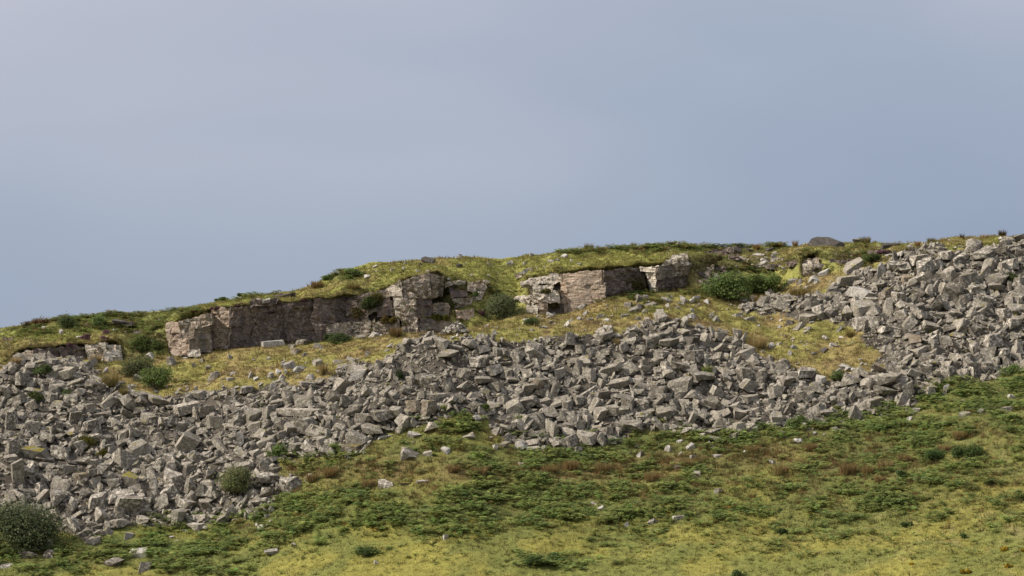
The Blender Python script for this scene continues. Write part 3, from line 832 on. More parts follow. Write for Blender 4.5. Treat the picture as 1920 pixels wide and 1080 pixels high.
# photo x, y, width, height, lean (+ = right end up), shape, tone
CAT = """122 700 42 20 20 s p;82 681 36 13 10 s p;37 712 30 28 0 b p;12 735 18 28 20 b p;33 752 34 22 25 s p;258 713 28 22 -5 b p;404 709 24 26 0 w p;201 758 34 17 40 l p;242 755 34 20 -50 b p;297 751 42 15 -20 s p
141 783 24 28 -5 b p;164 797 32 20 0 b l;22 790 36 40 0 b l;240 776 30 13 -40 l p;352 764 48 18 12 s l;386 772 30 22 0 b l;404 793 34 26 -5 b p;450 775 40 22 40 s l;278 783 26 16 -12 b p;462 730 30 13 5 s p;372 740 32 13 10 s p
60 760 26 18 20 s p;95 745 22 18 -20 b p;110 725 28 14 10 s p;150 735 22 16 30 s p;165 765 20 18 0 b p;185 790 24 16 25 s p;215 795 26 18 -30 b l;320 790 30 20 15 b l;340 800 26 18 -10 b p;60 800 30 22 -10 b l;105 805 26 20 10 b p
33 888 26 58 6 b p;259 841 42 22 20 b p;114 848 42 22 -5 b l;66 848 48 24 6 s m;236 862 48 36 -15 b l;355 882 22 24 0 b p;358 911 32 32 0 w p;378 920 24 24 0 b p;320 898 42 24 -8 b l;317 924 38 20 32 s l;291 918 15 46 3 l l
250 901 46 22 -8 s m;216 905 22 22 20 b p;184 938 46 22 -5 b l;241 944 48 32 -10 b l;134 957 18 38 -25 l l;141 987 36 17 -42 s l;158 1001 28 14 32 s p;194 969 36 22 -38 s l;336 972 22 36 -12 l p;369 988 32 12 0 s l;432 951 32 16 -20 s p
452 826 17 36 5 l a;352 830 44 36 -30 s p;415 840 54 12 -36 l p;60 880 20 24 30 b l;95 895 28 18 8 s l;130 880 24 18 5 b p;155 893 24 18 10 b n;175 870 24 20 -10 b p;72 918 18 30 0 b l;105 935 30 30 -20 b l;45 935 30 16 15 s l
180 905 28 18 25 s p;225 930 50 12 -4 s l;275 945 22 26 0 b l;300 870 22 26 10 b l;330 870 26 16 -35 s l;395 890 20 20 0 b p;400 930 26 18 30 s p;350 945 28 18 -15 b l;385 945 24 16 0 b l;420 940 18 14 0 b p;270 975 26 18 0 b l;225 980 34 16 8 s p
300 825 26 20 -40 s p;280 860 26 16 -20 b l;205 845 24 16 0 b m;150 835 24 20 20 b p;20 840 26 26 0 b l;90 820 30 18 -12 s p;180 820 26 18 25 s l;230 815 30 18 10 b p;320 860 18 26 15 b l;375 860 24 18 -25 b l;480 850 22 18 30 s p
664 822 36 36 35 w p;660 841 36 14 4 l n;621 849 26 20 0 w p;541 913 44 32 15 b l;500 896 46 16 -4 s l;578 838 28 16 -30 b l;600 830 22 20 10 b p;555 842 24 22 0 b p;500 830 40 14 25 l p;530 815 24 18 30 s p;490 872 26 12 -25 s p;505 925 28 22 0 b l;490 940 34 14 25 s l
1086 847 28 22 0 b p;1067 828 30 22 20 b p;1098 821 42 17 0 b p;1127 823 22 26 0 w p;973 836 30 18 15 w a;1000 842 32 12 0 s p;1022 842 16 14 0 w a;1318 820 20 17 0 w p;1340 826 26 11 -8 s a;1378 818 26 15 25 b p
1070 636 30 26 0 b p;1135 630 38 13 10 s p;1227 636 40 18 18 s p;1252 642 42 13 8 s p;1322 637 30 28 -10 w p;1298 641 20 22 -10 b d;1350 631 28 20 0 b p;1383 632 15 34 3 l p;1397 664 34 18 15 b p;1301 668 36 24 0 b l;1324 676 11 25 0 l a
1278 687 42 14 -18 s p;1319 704 52 14 -10 s p;1273 722 50 22 14 s p;1233 736 38 24 5 b p;1195 716 28 20 15 b p;1163 718 48 20 24 s p;1098 741 62 11 28 l l;1147 692 42 20 30 s p;1176 757 32 28 -15 b p;1124 777 20 30 -15 b p;1100 793 17 32 0 b p
1112 766 13 44 -32 l p;1184 797 48 16 6 s p;1296 789 14 46 -28 l p;1337 759 30 24 -42 b p;1302 742 42 20 0 w p;1386 778 34 26 8 b p;1360 774 30 16 20 b p;1378 803 38 22 8 b p;1340 810 38 12 10 s p;1402 722 28 26 -30 b p;1365 716 20 30 10 b p
1398 702 34 26 0 b l;1428 708 30 28 25 b p;987 755 46 26 25 s l;1008 665 46 15 -40 l p;970 673 26 20 0 b p;1085 690 20 32 -10 w p;1037 803 22 32 -5 b p;1068 798 24 11 3 s p;1010 780 28 14 10 s p;1050 700 24 20 20 b p;1030 690 28 12 30 s p;990 700 26 20 10 b l
1010 720 24 18 -30 b n;1040 735 16 34 -20 l l;1060 760 24 18 0 b p;1020 755 22 16 0 b p;985 790 22 24 -25 b p;1055 780 20 20 0 w p;1085 750 24 18 0 b p;1130 740 26 16 0 b p;1150 770 28 18 0 b p;1205 760 26 20 -10 b l;1240 770 24 20 0 b p;1290 765 24 14 -25 b p
1140 660 26 14 10 s p;1170 650 26 16 25 b p;1200 655 30 18 10 b p;1240 665 24 20 -10 b l;1110 660 26 18 20 s p;1085 655 22 18 0 b p;1160 668 26 12 -20 s p;1215 690 38 12 -12 l p;1250 690 24 30 10 w l;1205 690 18 36 5 b p;1255 700 26 16 -20 w p;1195 675 22 14 20 s p
1130 720 22 22 0 b p;1245 745 30 16 0 b p;1275 745 24 22 0 b p;1265 760 22 26 10 w p;1320 780 24 18 -20 b p;1345 735 24 18 -30 s p;1410 745 38 12 4 l p;1425 770 12 38 24 l p;1440 740 36 10 -4 l p;1165 800 24 22 0 b p;1140 808 30 16 8 s l
1454 736 32 24 6 b p;1468 682 36 22 -12 w p;1510 698 42 16 -5 s l;1537 714 22 17 0 b a;1592 712 34 22 12 w p;1668 714 46 24 8 b p;1703 731 30 26 30 b p;1688 722 26 14 32 s p;1660 733 44 14 -14 s p;1746 731 30 14 0 b p;1550 776 32 14 -5 s p;1602 775 28 28 0 w p
1638 756 30 22 5 b p;1598 752 16 30 30 b p;1645 771 26 10 0 s p;1565 757 13 28 20 l p;1505 768 26 12 32 s p;1455 786 26 26 0 b p;1530 790 26 13 -38 s p;1535 731 28 18 -30 b p;1780 695 28 26 10 b l;1805 700 22 17 0 r l;1823 700 16 26 0 b l;1852 690 22 20 0 b l
1811 674 28 26 0 r l;1764 675 20 17 -20 b l;1725 657 34 14 20 s p;1865 637 54 24 4 b l;1690 665 26 16 0 b l;1620 700 34 13 -30 l p;1650 690 40 14 -28 s n;1625 720 26 22 0 r p;1560 735 26 16 0 w p;1490 705 26 16 0 b p;1475 715 22 20 0 b p;1500 745 22 16 10 b p;1480 770 22 18 -20 b p;1575 795 22 14 0 b p
1580 735 24 18 30 s p;1620 760 24 18 20 b p;1715 700 30 14 -20 s p;1735 690 26 16 -10 s l;1670 690 26 18 25 b l;1598 500 52 13 25 s p;1651 507 26 26 20 w a;1682 499 42 16 5 s l;1682 480 42 9 14 s a;1722 487 30 22 0 b l;1731 503 46 22 24 s l;1817 466 26 12 20 w p;1876 472 26 20 0 b l;1840 481 40 20 5 b l
1800 486 38 18 25 s l;1588 526 38 20 0 b p;1615 551 48 20 -12 s a;1577 574 32 20 0 b l;1604 566 20 20 0 b l;1618 578 54 24 5 b p;1638 584 32 22 0 w p;1661 552 26 26 0 r n;1721 549 32 18 14 b p;1731 524 26 26 45 s l;1780 518 28 32 15 b p;1814 524 44 28 10 b p;1789 545 34 28 -15 r p
1851 569 24 30 0 b l;1868 537 34 12 4 s p;1872 523 38 18 0 b p;1757 572 26 36 -30 b p;1838 588 36 14 45 l p;1703 609 34 18 45 s p;1743 613 42 20 0 b l;1617 606 36 24 -5 b l;1513 597 36 15 5 s p;1660 620 30 16 -10 b l;1545 560 28 14 -8 s p;1560 545 28 14 10 s p;1895 495 28 26 0 b l;1912 530 26 22 0 b l;1900 610 34 26 0 b l;1880 590 24 24 10 b l
1905 560 28 22 -15 s l;1810 560 24 18 15 b l;1770 545 22 26 -25 b l;1700 525 26 20 5 b n;1685 560 24 26 0 b l;1690 590 26 20 30 s l;1730 590 26 18 0 b l;1790 590 24 24 20 b l;1830 620 28 20 0 b l;1775 640 30 22 10 b p;1830 655 26 24 0 r l;1880 665 28 24 0 r l;1910 650 22 28 0 b l;1750 640 28 18 35 s l;1715 635 28 18 0 b n;1800 610 24 26 0 w p
1910 475 22 22 0 b l;1770 478 28 16 0 b l;1755 495 30 20 15 s l;1850 505 26 20 -20 w p;1880 500 26 18 0 b l;1825 545 20 20 0 b l;1560 590 26 16 0 r d;1535 580 22 20 10 b l;1530 565 30 12 5 s l;1490 560 24 14 -10 b p;1465 565 20 10 0 s a
570 752 42 26 4 b p;571 795 50 26 0 w p;560 773 78 13 5 l l;717 777 44 18 4 b p;762 788 36 22 -10 b p;697 804 50 12 0 s p;803 764 30 28 0 b n;776 763 28 24 0 b n;826 741 50 9 -3 l p;863 748 28 14 -25 s p;905 711 38 12 -4 s p;896 678 30 20 0 b l;926 693 32 20 15 b l;505 771 32 24 0 b p
702 761 26 14 45 s p;722 755 22 17 0 b l;650 752 34 24 -10 b p;645 797 12 28 30 l p;658 797 12 28 25 l p;811 800 34 16 15 w l;685 785 34 20 0 b p;672 702 36 20 8 b a;644 724 34 32 -30 b p;803 642 34 16 0 b p;829 646 32 20 0 b p;757 654 13 22 8 b p;708 687 20 26 12 w p;741 702 24 26 0 b m;672 694 44 13 0 s p
855 652 30 14 -5 s p;880 645 28 18 0 r p;840 665 34 14 0 b p;905 655 26 16 20 s p;930 660 24 16 -10 b p;870 700 26 20 -20 b p;840 720 22 24 0 w p;800 715 26 20 0 b p;770 715 20 18 0 b p;760 730 26 14 -20 s p;815 728 14 22 25 l p;870 725 28 14 30 s p;930 725 24 18 0 b p;950 700 22 18 0 b p;940 750 24 20 0 b p;890 760 22 18 -30 b p
540 740 22 18 0 b p;520 755 30 14 10 s p;600 765 24 18 0 b p;625 745 22 22 -30 b p;620 790 22 24 0 b p;530 795 26 20 30 s p;500 800 16 28 0 b p;590 805 26 20 0 b p;635 815 24 16 0 b p;480 800 24 18 10 b p;790 740 20 16 0 b p;725 735 28 14 30 s p;690 735 24 18 -40 b p;745 775 28 24 10 b p;665 770 26 22 0 b p"""
def parse(t):
    for ln in t.replace("\n", ";").split(";"):
        a = ln.split()
        if len(a) >= 7:
            yield [float(v) for v in a[:5]] + [T[a[5]], U[a[6]]]
for px, py, w, h, ang, kd, tn in parse(CAT):
    boulder(px, py, w * 1.12, h * 1.06, ang, kd, tn, group="boulders of the quarry scree", sink=0.48, bv=BV_T)
N_CAT = len(BOULDERS)

# loose stones lying apart on the turf: each with its own label
G_FIELD, G_BENCH, G_TOP = "loose stones in the bracken field", "stones lying on the grassy bench", "stones on the hilltop turf"
LOOSE = [
 (82, 1022, 30, 18, 5, "round", "lichen", G_FIELD, "lichen-speckled round boulder at the foot of the big willow bush"),
 (54, 1041, 36, 14, -6, "slab", "lichen", G_FIELD, "flat grey stone half sunk below the willow bush, left of a pair"),
 (96, 1039, 36, 18, 5, "wedge", "lichen", G_FIELD, "angular grey stone below the round lichened boulder near willow bush"),
 (262, 1039, 42, 16, 14, "slab", "pale", G_FIELD, "pale tilted flat stone in bracken above the squared lower-left block"),
 (213, 1056, 34, 14, 0, "block", "plain", G_FIELD, "low brownish-grey stone in bracken just left of the squared block"),
 (270, 1068, 30, 28, 0, "block", "plain", G_FIELD, "squared upright grey block at bottom left edge of the field"),
 (12, 1064, 28, 12, 8, "slab", "pale", G_FIELD, "pale stone in the very bottom left corner"),
 (242, 1006, 22, 16, 0, "block", "pale", G_FIELD, "small pale block in bracken below the lower-left scree foot"),
 (466, 968, 18, 16, 0, "block", "plain", G_FIELD, "small grey stone beyond the left scree tip beside rusty grass"),
 (764, 853, 40, 30, 30, "wedge", "plain", G_FIELD, "large pointed grey boulder standing alone in grass below mid scree"),
 (803, 852, 20, 12, 10, "block", "plain", G_FIELD, "small grey stone just right of the lone pointed boulder"),
 (836, 846, 22, 12, 0, "block", "pale", G_FIELD, "pale flat-topped stone second right of the lone pointed boulder"),
 (724, 909, 42, 11, 3, "slab", "lichen", G_FIELD, "long flat grey slab, left end of the row in dark bracken"),
 (760, 908, 26, 9, 0, "slab", "moss", G_FIELD, "yellow-mossed flat stone in the middle of the bracken slab row"),
 (794, 904, 26, 10, 12, "slab", "lichen", G_FIELD, "thin grey stone at the right end of the bracken slab row"),
 (835, 1008, 15, 13, 0, "block", "pale", G_FIELD, "small pale cube-like stone alone on bright lower grass"),
 (511, 1036, 34, 11, 3, "slab", "pale", G_FIELD, "flat pale stone on grass left of centre near the bottom"),
 (551, 1022, 14, 8, 0, "block", "plain", G_FIELD, "tiny grey stone up and right of the flat pale bottom stone"),
 (705, 1055, 13, 9, 20, "wedge", "pale", G_FIELD, "tiny pointed pale stone in open grass at bottom centre-left"),
 (510, 957, 13, 15, 0, "round", "pale", G_FIELD, "small bright round stone right of the left scree tip"),
 (500, 968, 16, 8, 0, "slab", "pale", G_FIELD, "small flat pale stone under the bright round one by left scree"),
 (775, 816, 30, 10, -5, "slab", "pale", G_FIELD, "flat pale stone on grass just under the middle scree foot"),
 (722, 820, 34, 6, 4, "long", "pale", G_FIELD, "thin pale bar of stone lying right of the leaning boulder"),
 (878, 819, 28, 10, 22, "slab", "plain", G_FIELD, "tilted grey slab lying in the green notch of the scree foot"),
 (946, 836, 20, 14, 10, "block", "plain", G_FIELD, "grey block in grass left of the central scree toe"),
 (928, 838, 12, 11, 0, "block", "pale", G_FIELD, "small pale stone touching the grass left of the central toe"),
 (1200, 853, 15, 17, -20, "wedge", "pale", G_FIELD, "small leaning pale splinter in bracken below the central toe"),
 (1252, 843, 19, 17, 0, "wedge", "pale", G_FIELD, "pale pointed stone in bracken right of the leaning splinter"),
 (1297, 839, 22, 16, -25, "wedge", "pale", G_FIELD, "pale angular stone in brown grass below the central right foot"),
 (1275, 829, 14, 9, 0, "block", "pale", G_FIELD, "small pale stone tucked in green bracken at scree foot right of centre"),
 (1305, 891, 22, 13, 0, "block", "plain", G_FIELD, "grey stone at the edge of brown grass and bright turf"),
 (1270, 877, 14, 8, -20, "slab", "plain", G_FIELD, "dark-sided small stone in the brown grass band"),
 (1298, 857, 13, 7, 0, "block", "pale", G_FIELD, "very small pale stone in brown grass under the angular pale stone"),
 (1346, 855, 18, 6, 0, "slab", "pale", G_FIELD, "thin flat pale stone in rusty grass right of the brown band"),
 (1114, 945, 17, 6, 0, "slab", "plain", G_FIELD, "flat small stone in mid-field bracken, upper of two"),
 (1126, 953, 12, 10, 0, "round", "pale", G_FIELD, "small round stone in mid-field bracken, lower of two"),
 (1175, 984, 14, 11, 0, "wedge", "pale", G_FIELD, "small pointed stone at lower edge of mid-field bracken"),
 (1224, 979, 17, 15, 40, "slab", "lichen", G_FIELD, "lichened tilted stone in the mid-field bracken between two others"),
 (1273, 972, 30, 10, 4, "slab", "lichen", G_FIELD, "wide flat lichened stone in the mid-field bracken"),
 (1347, 921, 17, 10, 0, "block", "plain", G_FIELD, "grey stone in yellowing bracken right of field centre"),
 (978, 870, 14, 6, 0, "slab", "pale", G_FIELD, "small flat pale stone in green bracken below the central toe"),
 (1496, 827, 19, 10, 0, "round", "pale", G_FIELD, "rounded pale stone in dense bracken under the right-hand scree"),
 (1447, 867, 16, 8, -10, "block", "pale", G_FIELD, "pale small stone at the left end of the rusty tussocks"),
 (1772, 735, 12, 28, -8, "slab", "pale", G_FIELD, "thin slab standing upright in bracken beyond the right scree foot"),
 (1895, 744, 19, 10, 15, "wedge", "pale", G_FIELD, "small pale stone in bracken near the right edge of frame"),
 (1888, 768, 32, 12, 8, "block", "lichen", G_FIELD, "wide low grey stone in bracken at far right"),
 (1840, 772, 22, 12, 0, "wedge", "pale", G_FIELD, "pale wedge stone second from right in the right-hand bracken"),
 (1812, 777, 28, 11, 0, "round", "plain", G_FIELD, "low rounded stone third from right in the right-hand bracken"),
 (1715, 772, 21, 16, 0, "block", "pale", G_FIELD, "pale block among bracken just off the right scree toe"),
 (1706, 786, 12, 12, 0, "wedge", "pale", G_FIELD, "small pale splinter below the block off the right scree toe"),
 (1652, 783, 9, 14, 20, "wedge", "pale", G_FIELD, "tiny upright pale splinter at the right scree toe"),
 (321, 680, 22, 24, 15, "wedge", "plain", G_BENCH, "pointed grey stone on the bench beside the pale quarry corner"),
 (282, 667, 30, 12, 0, "wedge", "pale", G_BENCH, "pale heap-like stone under the leafy bank left of the corner"),
 (432, 671, 9, 16, 5, "block", "pale", G_BENCH, "small upright pale stone on bright turf below the dark wall"),
 (365, 686, 12, 14, 20, "wedge", "plain", G_BENCH, "small grey splinter on the turf below the quarry corner"),
 (348, 672, 14, 7, 10, "slab", "pale", G_BENCH, "tiny flat stone at the foot of the quarry corner"),
 (380, 676, 12, 8, -20, "wedge", "plain", G_BENCH, "little grey stone on bench turf right of the small splinter"),
 (390, 690, 14, 10, 0, "block", "plain", G_BENCH, "small grey block on bench turf left of the upright pointed scree stone"),
 (432, 712, 18, 9, 0, "slab", "pale", G_BENCH, "flat pale stone at the turf edge under the dark wall's left end"),
 (470, 705, 12, 18, -15, "wedge", "pale", G_BENCH, "upright pale splinter at the top edge of the left scree"),
 (511, 646, 48, 18, 6, "slab", "pale", G_BENCH, "big pale flat slab lying at the foot of the dark wall"),
 (566, 646, 21, 18, -5, "block", "plain", G_BENCH, "grey block right of the big pale slab by the dark wall"),
 (546, 650, 18, 8, 0, "slab", "plain", G_BENCH, "low flat stone between the big pale slab and the grey block"),
 (598, 652, 22, 12, -18, "block", "plain", G_BENCH, "dull leaning block, rightmost of the row by the dark wall"),
 (555, 664, 20, 22, 0, "block", "brown", G_BENCH, "brownish block on turf in front of the dark wall stones"),
 (572, 668, 14, 14, 0, "wedge", "plain", G_BENCH, "grey stone leaning beside the brownish block on the bench"),
 (595, 684, 24, 18, 10, "block", "plain", G_BENCH, "squat grey block on the bench turf below the wall"),
 (540, 689, 28, 18, 20, "block", "pale", G_BENCH, "pale squared boulder on turf above the left-centre scree"),
 (564, 694, 34, 12, -32, "slab", "pale", G_BENCH, "pale slab sloping down right beside the pale squared boulder"),
 (583, 709, 20, 16, 0, "wedge", "pale", G_BENCH, "bright triangular stone below the sloping pale slab"),
 (527, 711, 24, 18, 0, "wedge", "pale", G_BENCH, "bright angular stone on turf at the scree's upper edge"),
 (508, 708, 10, 20, -4, "long", "pale", G_BENCH, "narrow bright stone standing left of the bright angular one"),
 (512, 728, 20, 18, 10, "wedge", "pale", G_BENCH, "pale pointed stone where turf meets the left-centre scree"),
 (555, 728, 16, 9, 0, "slab", "pale", G_BENCH, "small pale slab in mossy grass left of the centre scree"),
 (635, 680, 24, 8, 0, "slab", "plain", G_BENCH, "flat grey slab on golden turf below the wall's right end"),
 (672, 635, 27, 8, 2, "slab", "plain", G_BENCH, "neat flat slab at the wall foot left of the pale angular slab"),
 (704, 629, 29, 12, 12, "wedge", "pale", G_BENCH, "pale angular slab at the foot of the streaked buttress"),
 (672, 675, 30, 7, 14, "slab", "plain", G_BENCH, "thin slab sloping up right on golden turf above centre scree"),
 (690, 665, 11, 13, 0, "wedge", "pale", G_BENCH, "little upright stone on golden turf above centre scree"),
 (1091, 577, 19, 13, 0, "round", "pale", G_BENCH, "bright rounded boulder at the foot of the pink face"),
 (1197, 562, 20, 19, -10, "block", "plain", G_BENCH, "grey block atop the boulder heap below the dark recess, left one"),
 (1211, 560, 13, 17, 10, "block", "pale", G_BENCH, "pale block atop the boulder heap below the dark recess, right one"),
 (1179, 573, 17, 14, 0, "block", "plain", G_BENCH, "grey block at the left side of the bench boulder heap"),
 (1221, 573, 22, 12, 0, "block", "plain", G_BENCH, "grey block at the right side of the bench boulder heap"),
 (1199, 576, 18, 12, -15, "block", "dark", G_BENCH, "dark block in the middle of the bench boulder heap"),
 (1188, 584, 30, 14, 10, "slab", "plain", G_BENCH, "broad grey slab at the front left of the bench boulder heap"),
 (1210, 586, 24, 13, 20, "wedge", "plain", G_BENCH, "wedge boulder at the front right of the bench boulder heap"),
 (1172, 592, 24, 9, 0, "slab", "plain", G_BENCH, "low slab at the lower left edge of the bench boulder heap"),
 (1197, 598, 13, 9, 0, "block", "plain", G_BENCH, "single grey stone on turf just below the bench boulder heap"),
 (1281, 565, 19, 13, -30, "slab", "pale", G_BENCH, "pale leaning slab on turf below the stepped dark block"),
 (1250, 563, 24, 9, 5, "slab", "pale", G_BENCH, "pale flat stones' largest piece right of the bench heap, under bracken"),
 (1304, 558, 19, 6, 5, "slab", "pale", G_BENCH, "thin pale slab at the left foot of the broad green bush"),
 (1327, 566, 14, 9, -30, "wedge", "pale", G_BENCH, "pale stone below the left end of the broad green bush"),
 (1272, 579, 15, 6, 3, "slab", "pale", G_BENCH, "small flat pale stone on the golden bank right of bench heap"),
 (1125, 595, 19, 13, 0, "wedge", "plain", G_BENCH, "grey stone, largest of the small cluster below the pink face"),
 (1108, 600, 13, 9, 0, "block", "plain", G_BENCH, "small grey stone left in the cluster below the pink face"),
 (1138, 602, 13, 8, 0, "block", "pale", G_BENCH, "small pale stone right in the cluster below the pink face"),
 (1032, 606, 13, 9, 0, "round", "dark", G_BENCH, "small dark rounded stone on turf below the pale shelves"),
 (1021, 614, 15, 7, 0, "block", "pale", G_BENCH, "small pale stone on turf below the small dark rounded one"),
 (1382, 594, 28, 14, 5, "block", "plain", G_BENCH, "grey block, biggest on the turf below the broad green bush"),
 (1402, 577, 12, 20, -25, "slab", "pale", G_BENCH, "pale slab leaning right on turf below the broad bush"),
 (1405, 600, 24, 12, 12, "slab", "pale", G_BENCH, "pale slab beside the biggest block below the broad bush"),
 (1295, 592, 24, 10, 0, "wedge", "pale", G_BENCH, "pale rubble stone on golden turf above the right-centre scree"),
 (1440, 553, 16, 13, -5, "block", "pale", G_BENCH, "bright cubic stone at the right foot of the broad green bush"),
 (1487, 527, 22, 9, 14, "slab", "pale", G_BENCH, "pale slab right of the broad bush under the layered outcrop"),
 (1500, 530, 10, 16, -35, "long", "pale", G_BENCH, "narrow pale stone leaning right of the broad bush"),
 (1525, 524, 30, 14, 20, "wedge", "pale", G_BENCH, "pale angular stone at the foot of the layered outcrop"),
 (1545, 514, 26, 12, 28, "slab", "pale", G_BENCH, "pale tilted slab right foot of the layered outcrop"),
 (1613, 512, 9, 12, 0, "block", "dark", G_BENCH, "small dark upright stone on turf at the upper scree edge"),
 (1500, 612, 30, 16, 0, "wedge", "plain", G_BENCH, "grey peaked boulder at the top of the grass tongue"),
 (1480, 607, 16, 14, -10, "block", "dark", G_BENCH, "dark block left of the peaked boulder on the grass tongue"),
 (1517, 620, 8, 15, 0, "long", "pale", G_BENCH, "narrow upright pale stone on the grass tongue"),
 (1575, 618, 8, 17, -38, "slab", "pale", G_BENCH, "thin leaning pale slab on the grass tongue"),
 (1549, 656, 22, 10, -15, "wedge", "dark", G_BENCH, "dark angular stone in the middle of the grass tongue"),
 (1481, 664, 12, 11, -35, "slab", "pale", G_BENCH, "small tilted pale stone at left of the grass tongue"),
 (1460, 646, 12, 8, 0, "block", "plain", G_BENCH, "small grey stone at the upper left of the grass tongue"),
 (1585, 688, 22, 9, -25, "slab", "pale", G_BENCH, "pale slab at the lower edge of the grass tongue"),
 (1548, 636, 7, 8, 0, "round", "pale", G_BENCH, "tiny round pale stone on the grass tongue above the dark one"),
 (862, 481, 15, 10, 0, "wedge", "pale", G_TOP, "pale pointed stone poking above the skyline left of centre"),
 (861, 500, 14, 11, 0, "round", "dark", G_TOP, "dark rounded stone just under the pale skyline point"),
 (916, 497, 12, 9, 20, "wedge", "pale", G_TOP, "pale stone on the turf right of the dark rounded stone"),
 (736, 508, 9, 10, 0, "block", "pale", G_TOP, "left of two small white upright stones above the buttress"),
 (757, 505, 8, 10, 0, "round", "pale", G_TOP, "right of two small white upright stones above the buttress"),
 (690, 518, 16, 7, -20, "wedge", "pale", G_TOP, "small pale ledge stone beside the dark skyline shrub"),
 (703, 501, 15, 6, 15, "slab", "pale", G_TOP, "pale flat stone near the rounded left shoulder of the hilltop"),
 (803, 509, 12, 6, 0, "slab", "pale", G_TOP, "small pale flat stone at the turf lip above the buttress"),
 (788, 497, 14, 8, 10, "wedge", "dark", G_TOP, "dark angular stone on turf below the crest knob"),
 (805, 491, 36, 10, -4, "block", "dark", G_TOP, "dark craggy knob on the crest above the buttress"),
 (1057, 484, 20, 12, 18, "block", "pale", G_TOP, "pale grey block on smooth turf above the pink face, biggest there"),
 (1046, 489, 14, 8, 0, "wedge", "pale", G_TOP, "pale stone leaning on the left of the hilltop grey block"),
 (1033, 491, 15, 8, -10, "slab", "pale", G_TOP, "flat pale stone leftmost beside the hilltop grey block"),
 (1071, 490, 7, 9, 0, "wedge", "pale", G_TOP, "small pale stone right of the hilltop grey block"),
 (985, 493, 12, 6, 20, "slab", "pale", G_TOP, "small pale stone on turf left of the hilltop block group"),
 (982, 512, 16, 10, 28, "slab", "pale", G_TOP, "tilted pale rock above the pale stepped shelves"),
 (1000, 508, 12, 8, 30, "slab", "pale", G_TOP, "small tilted rock right of the one above the pale shelves"),
 (1272, 456, 14, 11, 0, "wedge", "pale", G_TOP, "bright white pointed stone showing through the skyline bracken"),
 (1422, 480, 27, 8, 6, "slab", "pale", G_TOP, "flat white slab on turf above the broad green bush"),
 (1547, 459, 70, 13, 0, "round", "dark", G_TOP, "broad dark humped slab on the right skyline"),
 (1608, 451, 20, 8, 5, "slab", "brown", G_TOP, "small brown rock on the skyline right of the humped slab"),
 (1668, 463, 46, 13, 4, "slab", "dark", G_TOP, "dark low rock just below the skyline left of the upper scree"),
 (1732, 457, 13, 9, 25, "wedge", "pale", G_TOP, "small white stone on the crest at the upper scree's left end"),
 (1706, 464, 16, 7, 0, "slab", "pale", G_TOP, "pale flat stone on turf between the dark low rock and scree"),
 (1382, 469, 22, 11, -8, "round", "dark", G_TOP, "dark rounded rock below the skyline above the bush"),
 (1404, 470, 18, 7, -10, "slab", "dark", G_TOP, "dark flat rock on the skyline dip above the white slab"),
 (1443, 467, 22, 6, 10, "slab", "dark", G_TOP, "thin dark ledge stone on skyline left of the humped slab"),
 (83, 615, 13, 5, 0, "slab", "pale", G_TOP, "small pale flat stone on the far left hilltop turf"),
 (163, 611, 9, 13, 0, "wedge", "brown", G_TOP, "small brown upright stone near the left crest shrubs"),
 (225, 604, 36, 10, -10, "slab", "dark", G_TOP, "dark overhung ledge rock on the left hilltop"),
 (216, 619, 9, 5, 0, "slab", "pale", G_TOP, "tiny pale stone under the dark ledge on the left hilltop"),
 (452, 560, 20, 8, -6, "wedge", "pale", G_TOP, "pale stone on the crest behind the small skyline shrub"),
 (540, 553, 34, 7, 14, "slab", "dark", G_TOP, "dark slanting ledge in turf above the dark wall"),
 (500, 564, 18, 6, 5, "slab", "pale", G_TOP, "pale flat rock in turf above the dark wall's middle"),
 (634, 513, 12, 9, 0, "block", "pale", G_TOP, "pale stone between shrubs on the left skyline shoulder"),
]
for px, py, w, h, ang, kd, tn, grp, lab in LOOSE:
    boulder(px, py, w * 1.05, h * 1.08, ang, kd, tn, sink=0.14 if grp == G_FIELD else 0.06, label=lab, cat="stone", group=grp, name="stone")
# ------------------------------------------------------------------ the rest of the scree: thousands of smaller blocks, one mass
def rot_mats(n, nrm, tilt):
    """random turn about the slope normal, then a random lean"""
    yaw = rng.random(n) * 2 * np.pi
    ax = rng.normal(size=(n, 3)); ax /= np.linalg.norm(ax, axis=1)[:, None]
    an = rng.normal(size=n) * tilt
    z = nrm / np.linalg.norm(nrm, axis=1)[:, None]
    t = np.stack([np.cos(yaw), np.sin(yaw), np.zeros(n)], 1)
    x = t - z * (t * z).sum(1)[:, None]; x /= np.linalg.norm(x, axis=1)[:, None]
    y = np.cross(z, x)
    R = np.stack([x, y, z], -1)
    K = np.zeros((n, 3, 3))
    K[:, 0, 1], K[:, 0, 2], K[:, 1, 0], K[:, 1, 2], K[:, 2, 0], K[:, 2, 1] = -ax[:, 2], ax[:, 1], ax[:, 2], -ax[:, 0], -ax[:, 1], ax[:, 0]
    E = np.eye(3)[None] + np.sin(an)[:, None, None] * K + (1 - np.cos(an))[:, None, None] * (K @ K)
    return E @ R

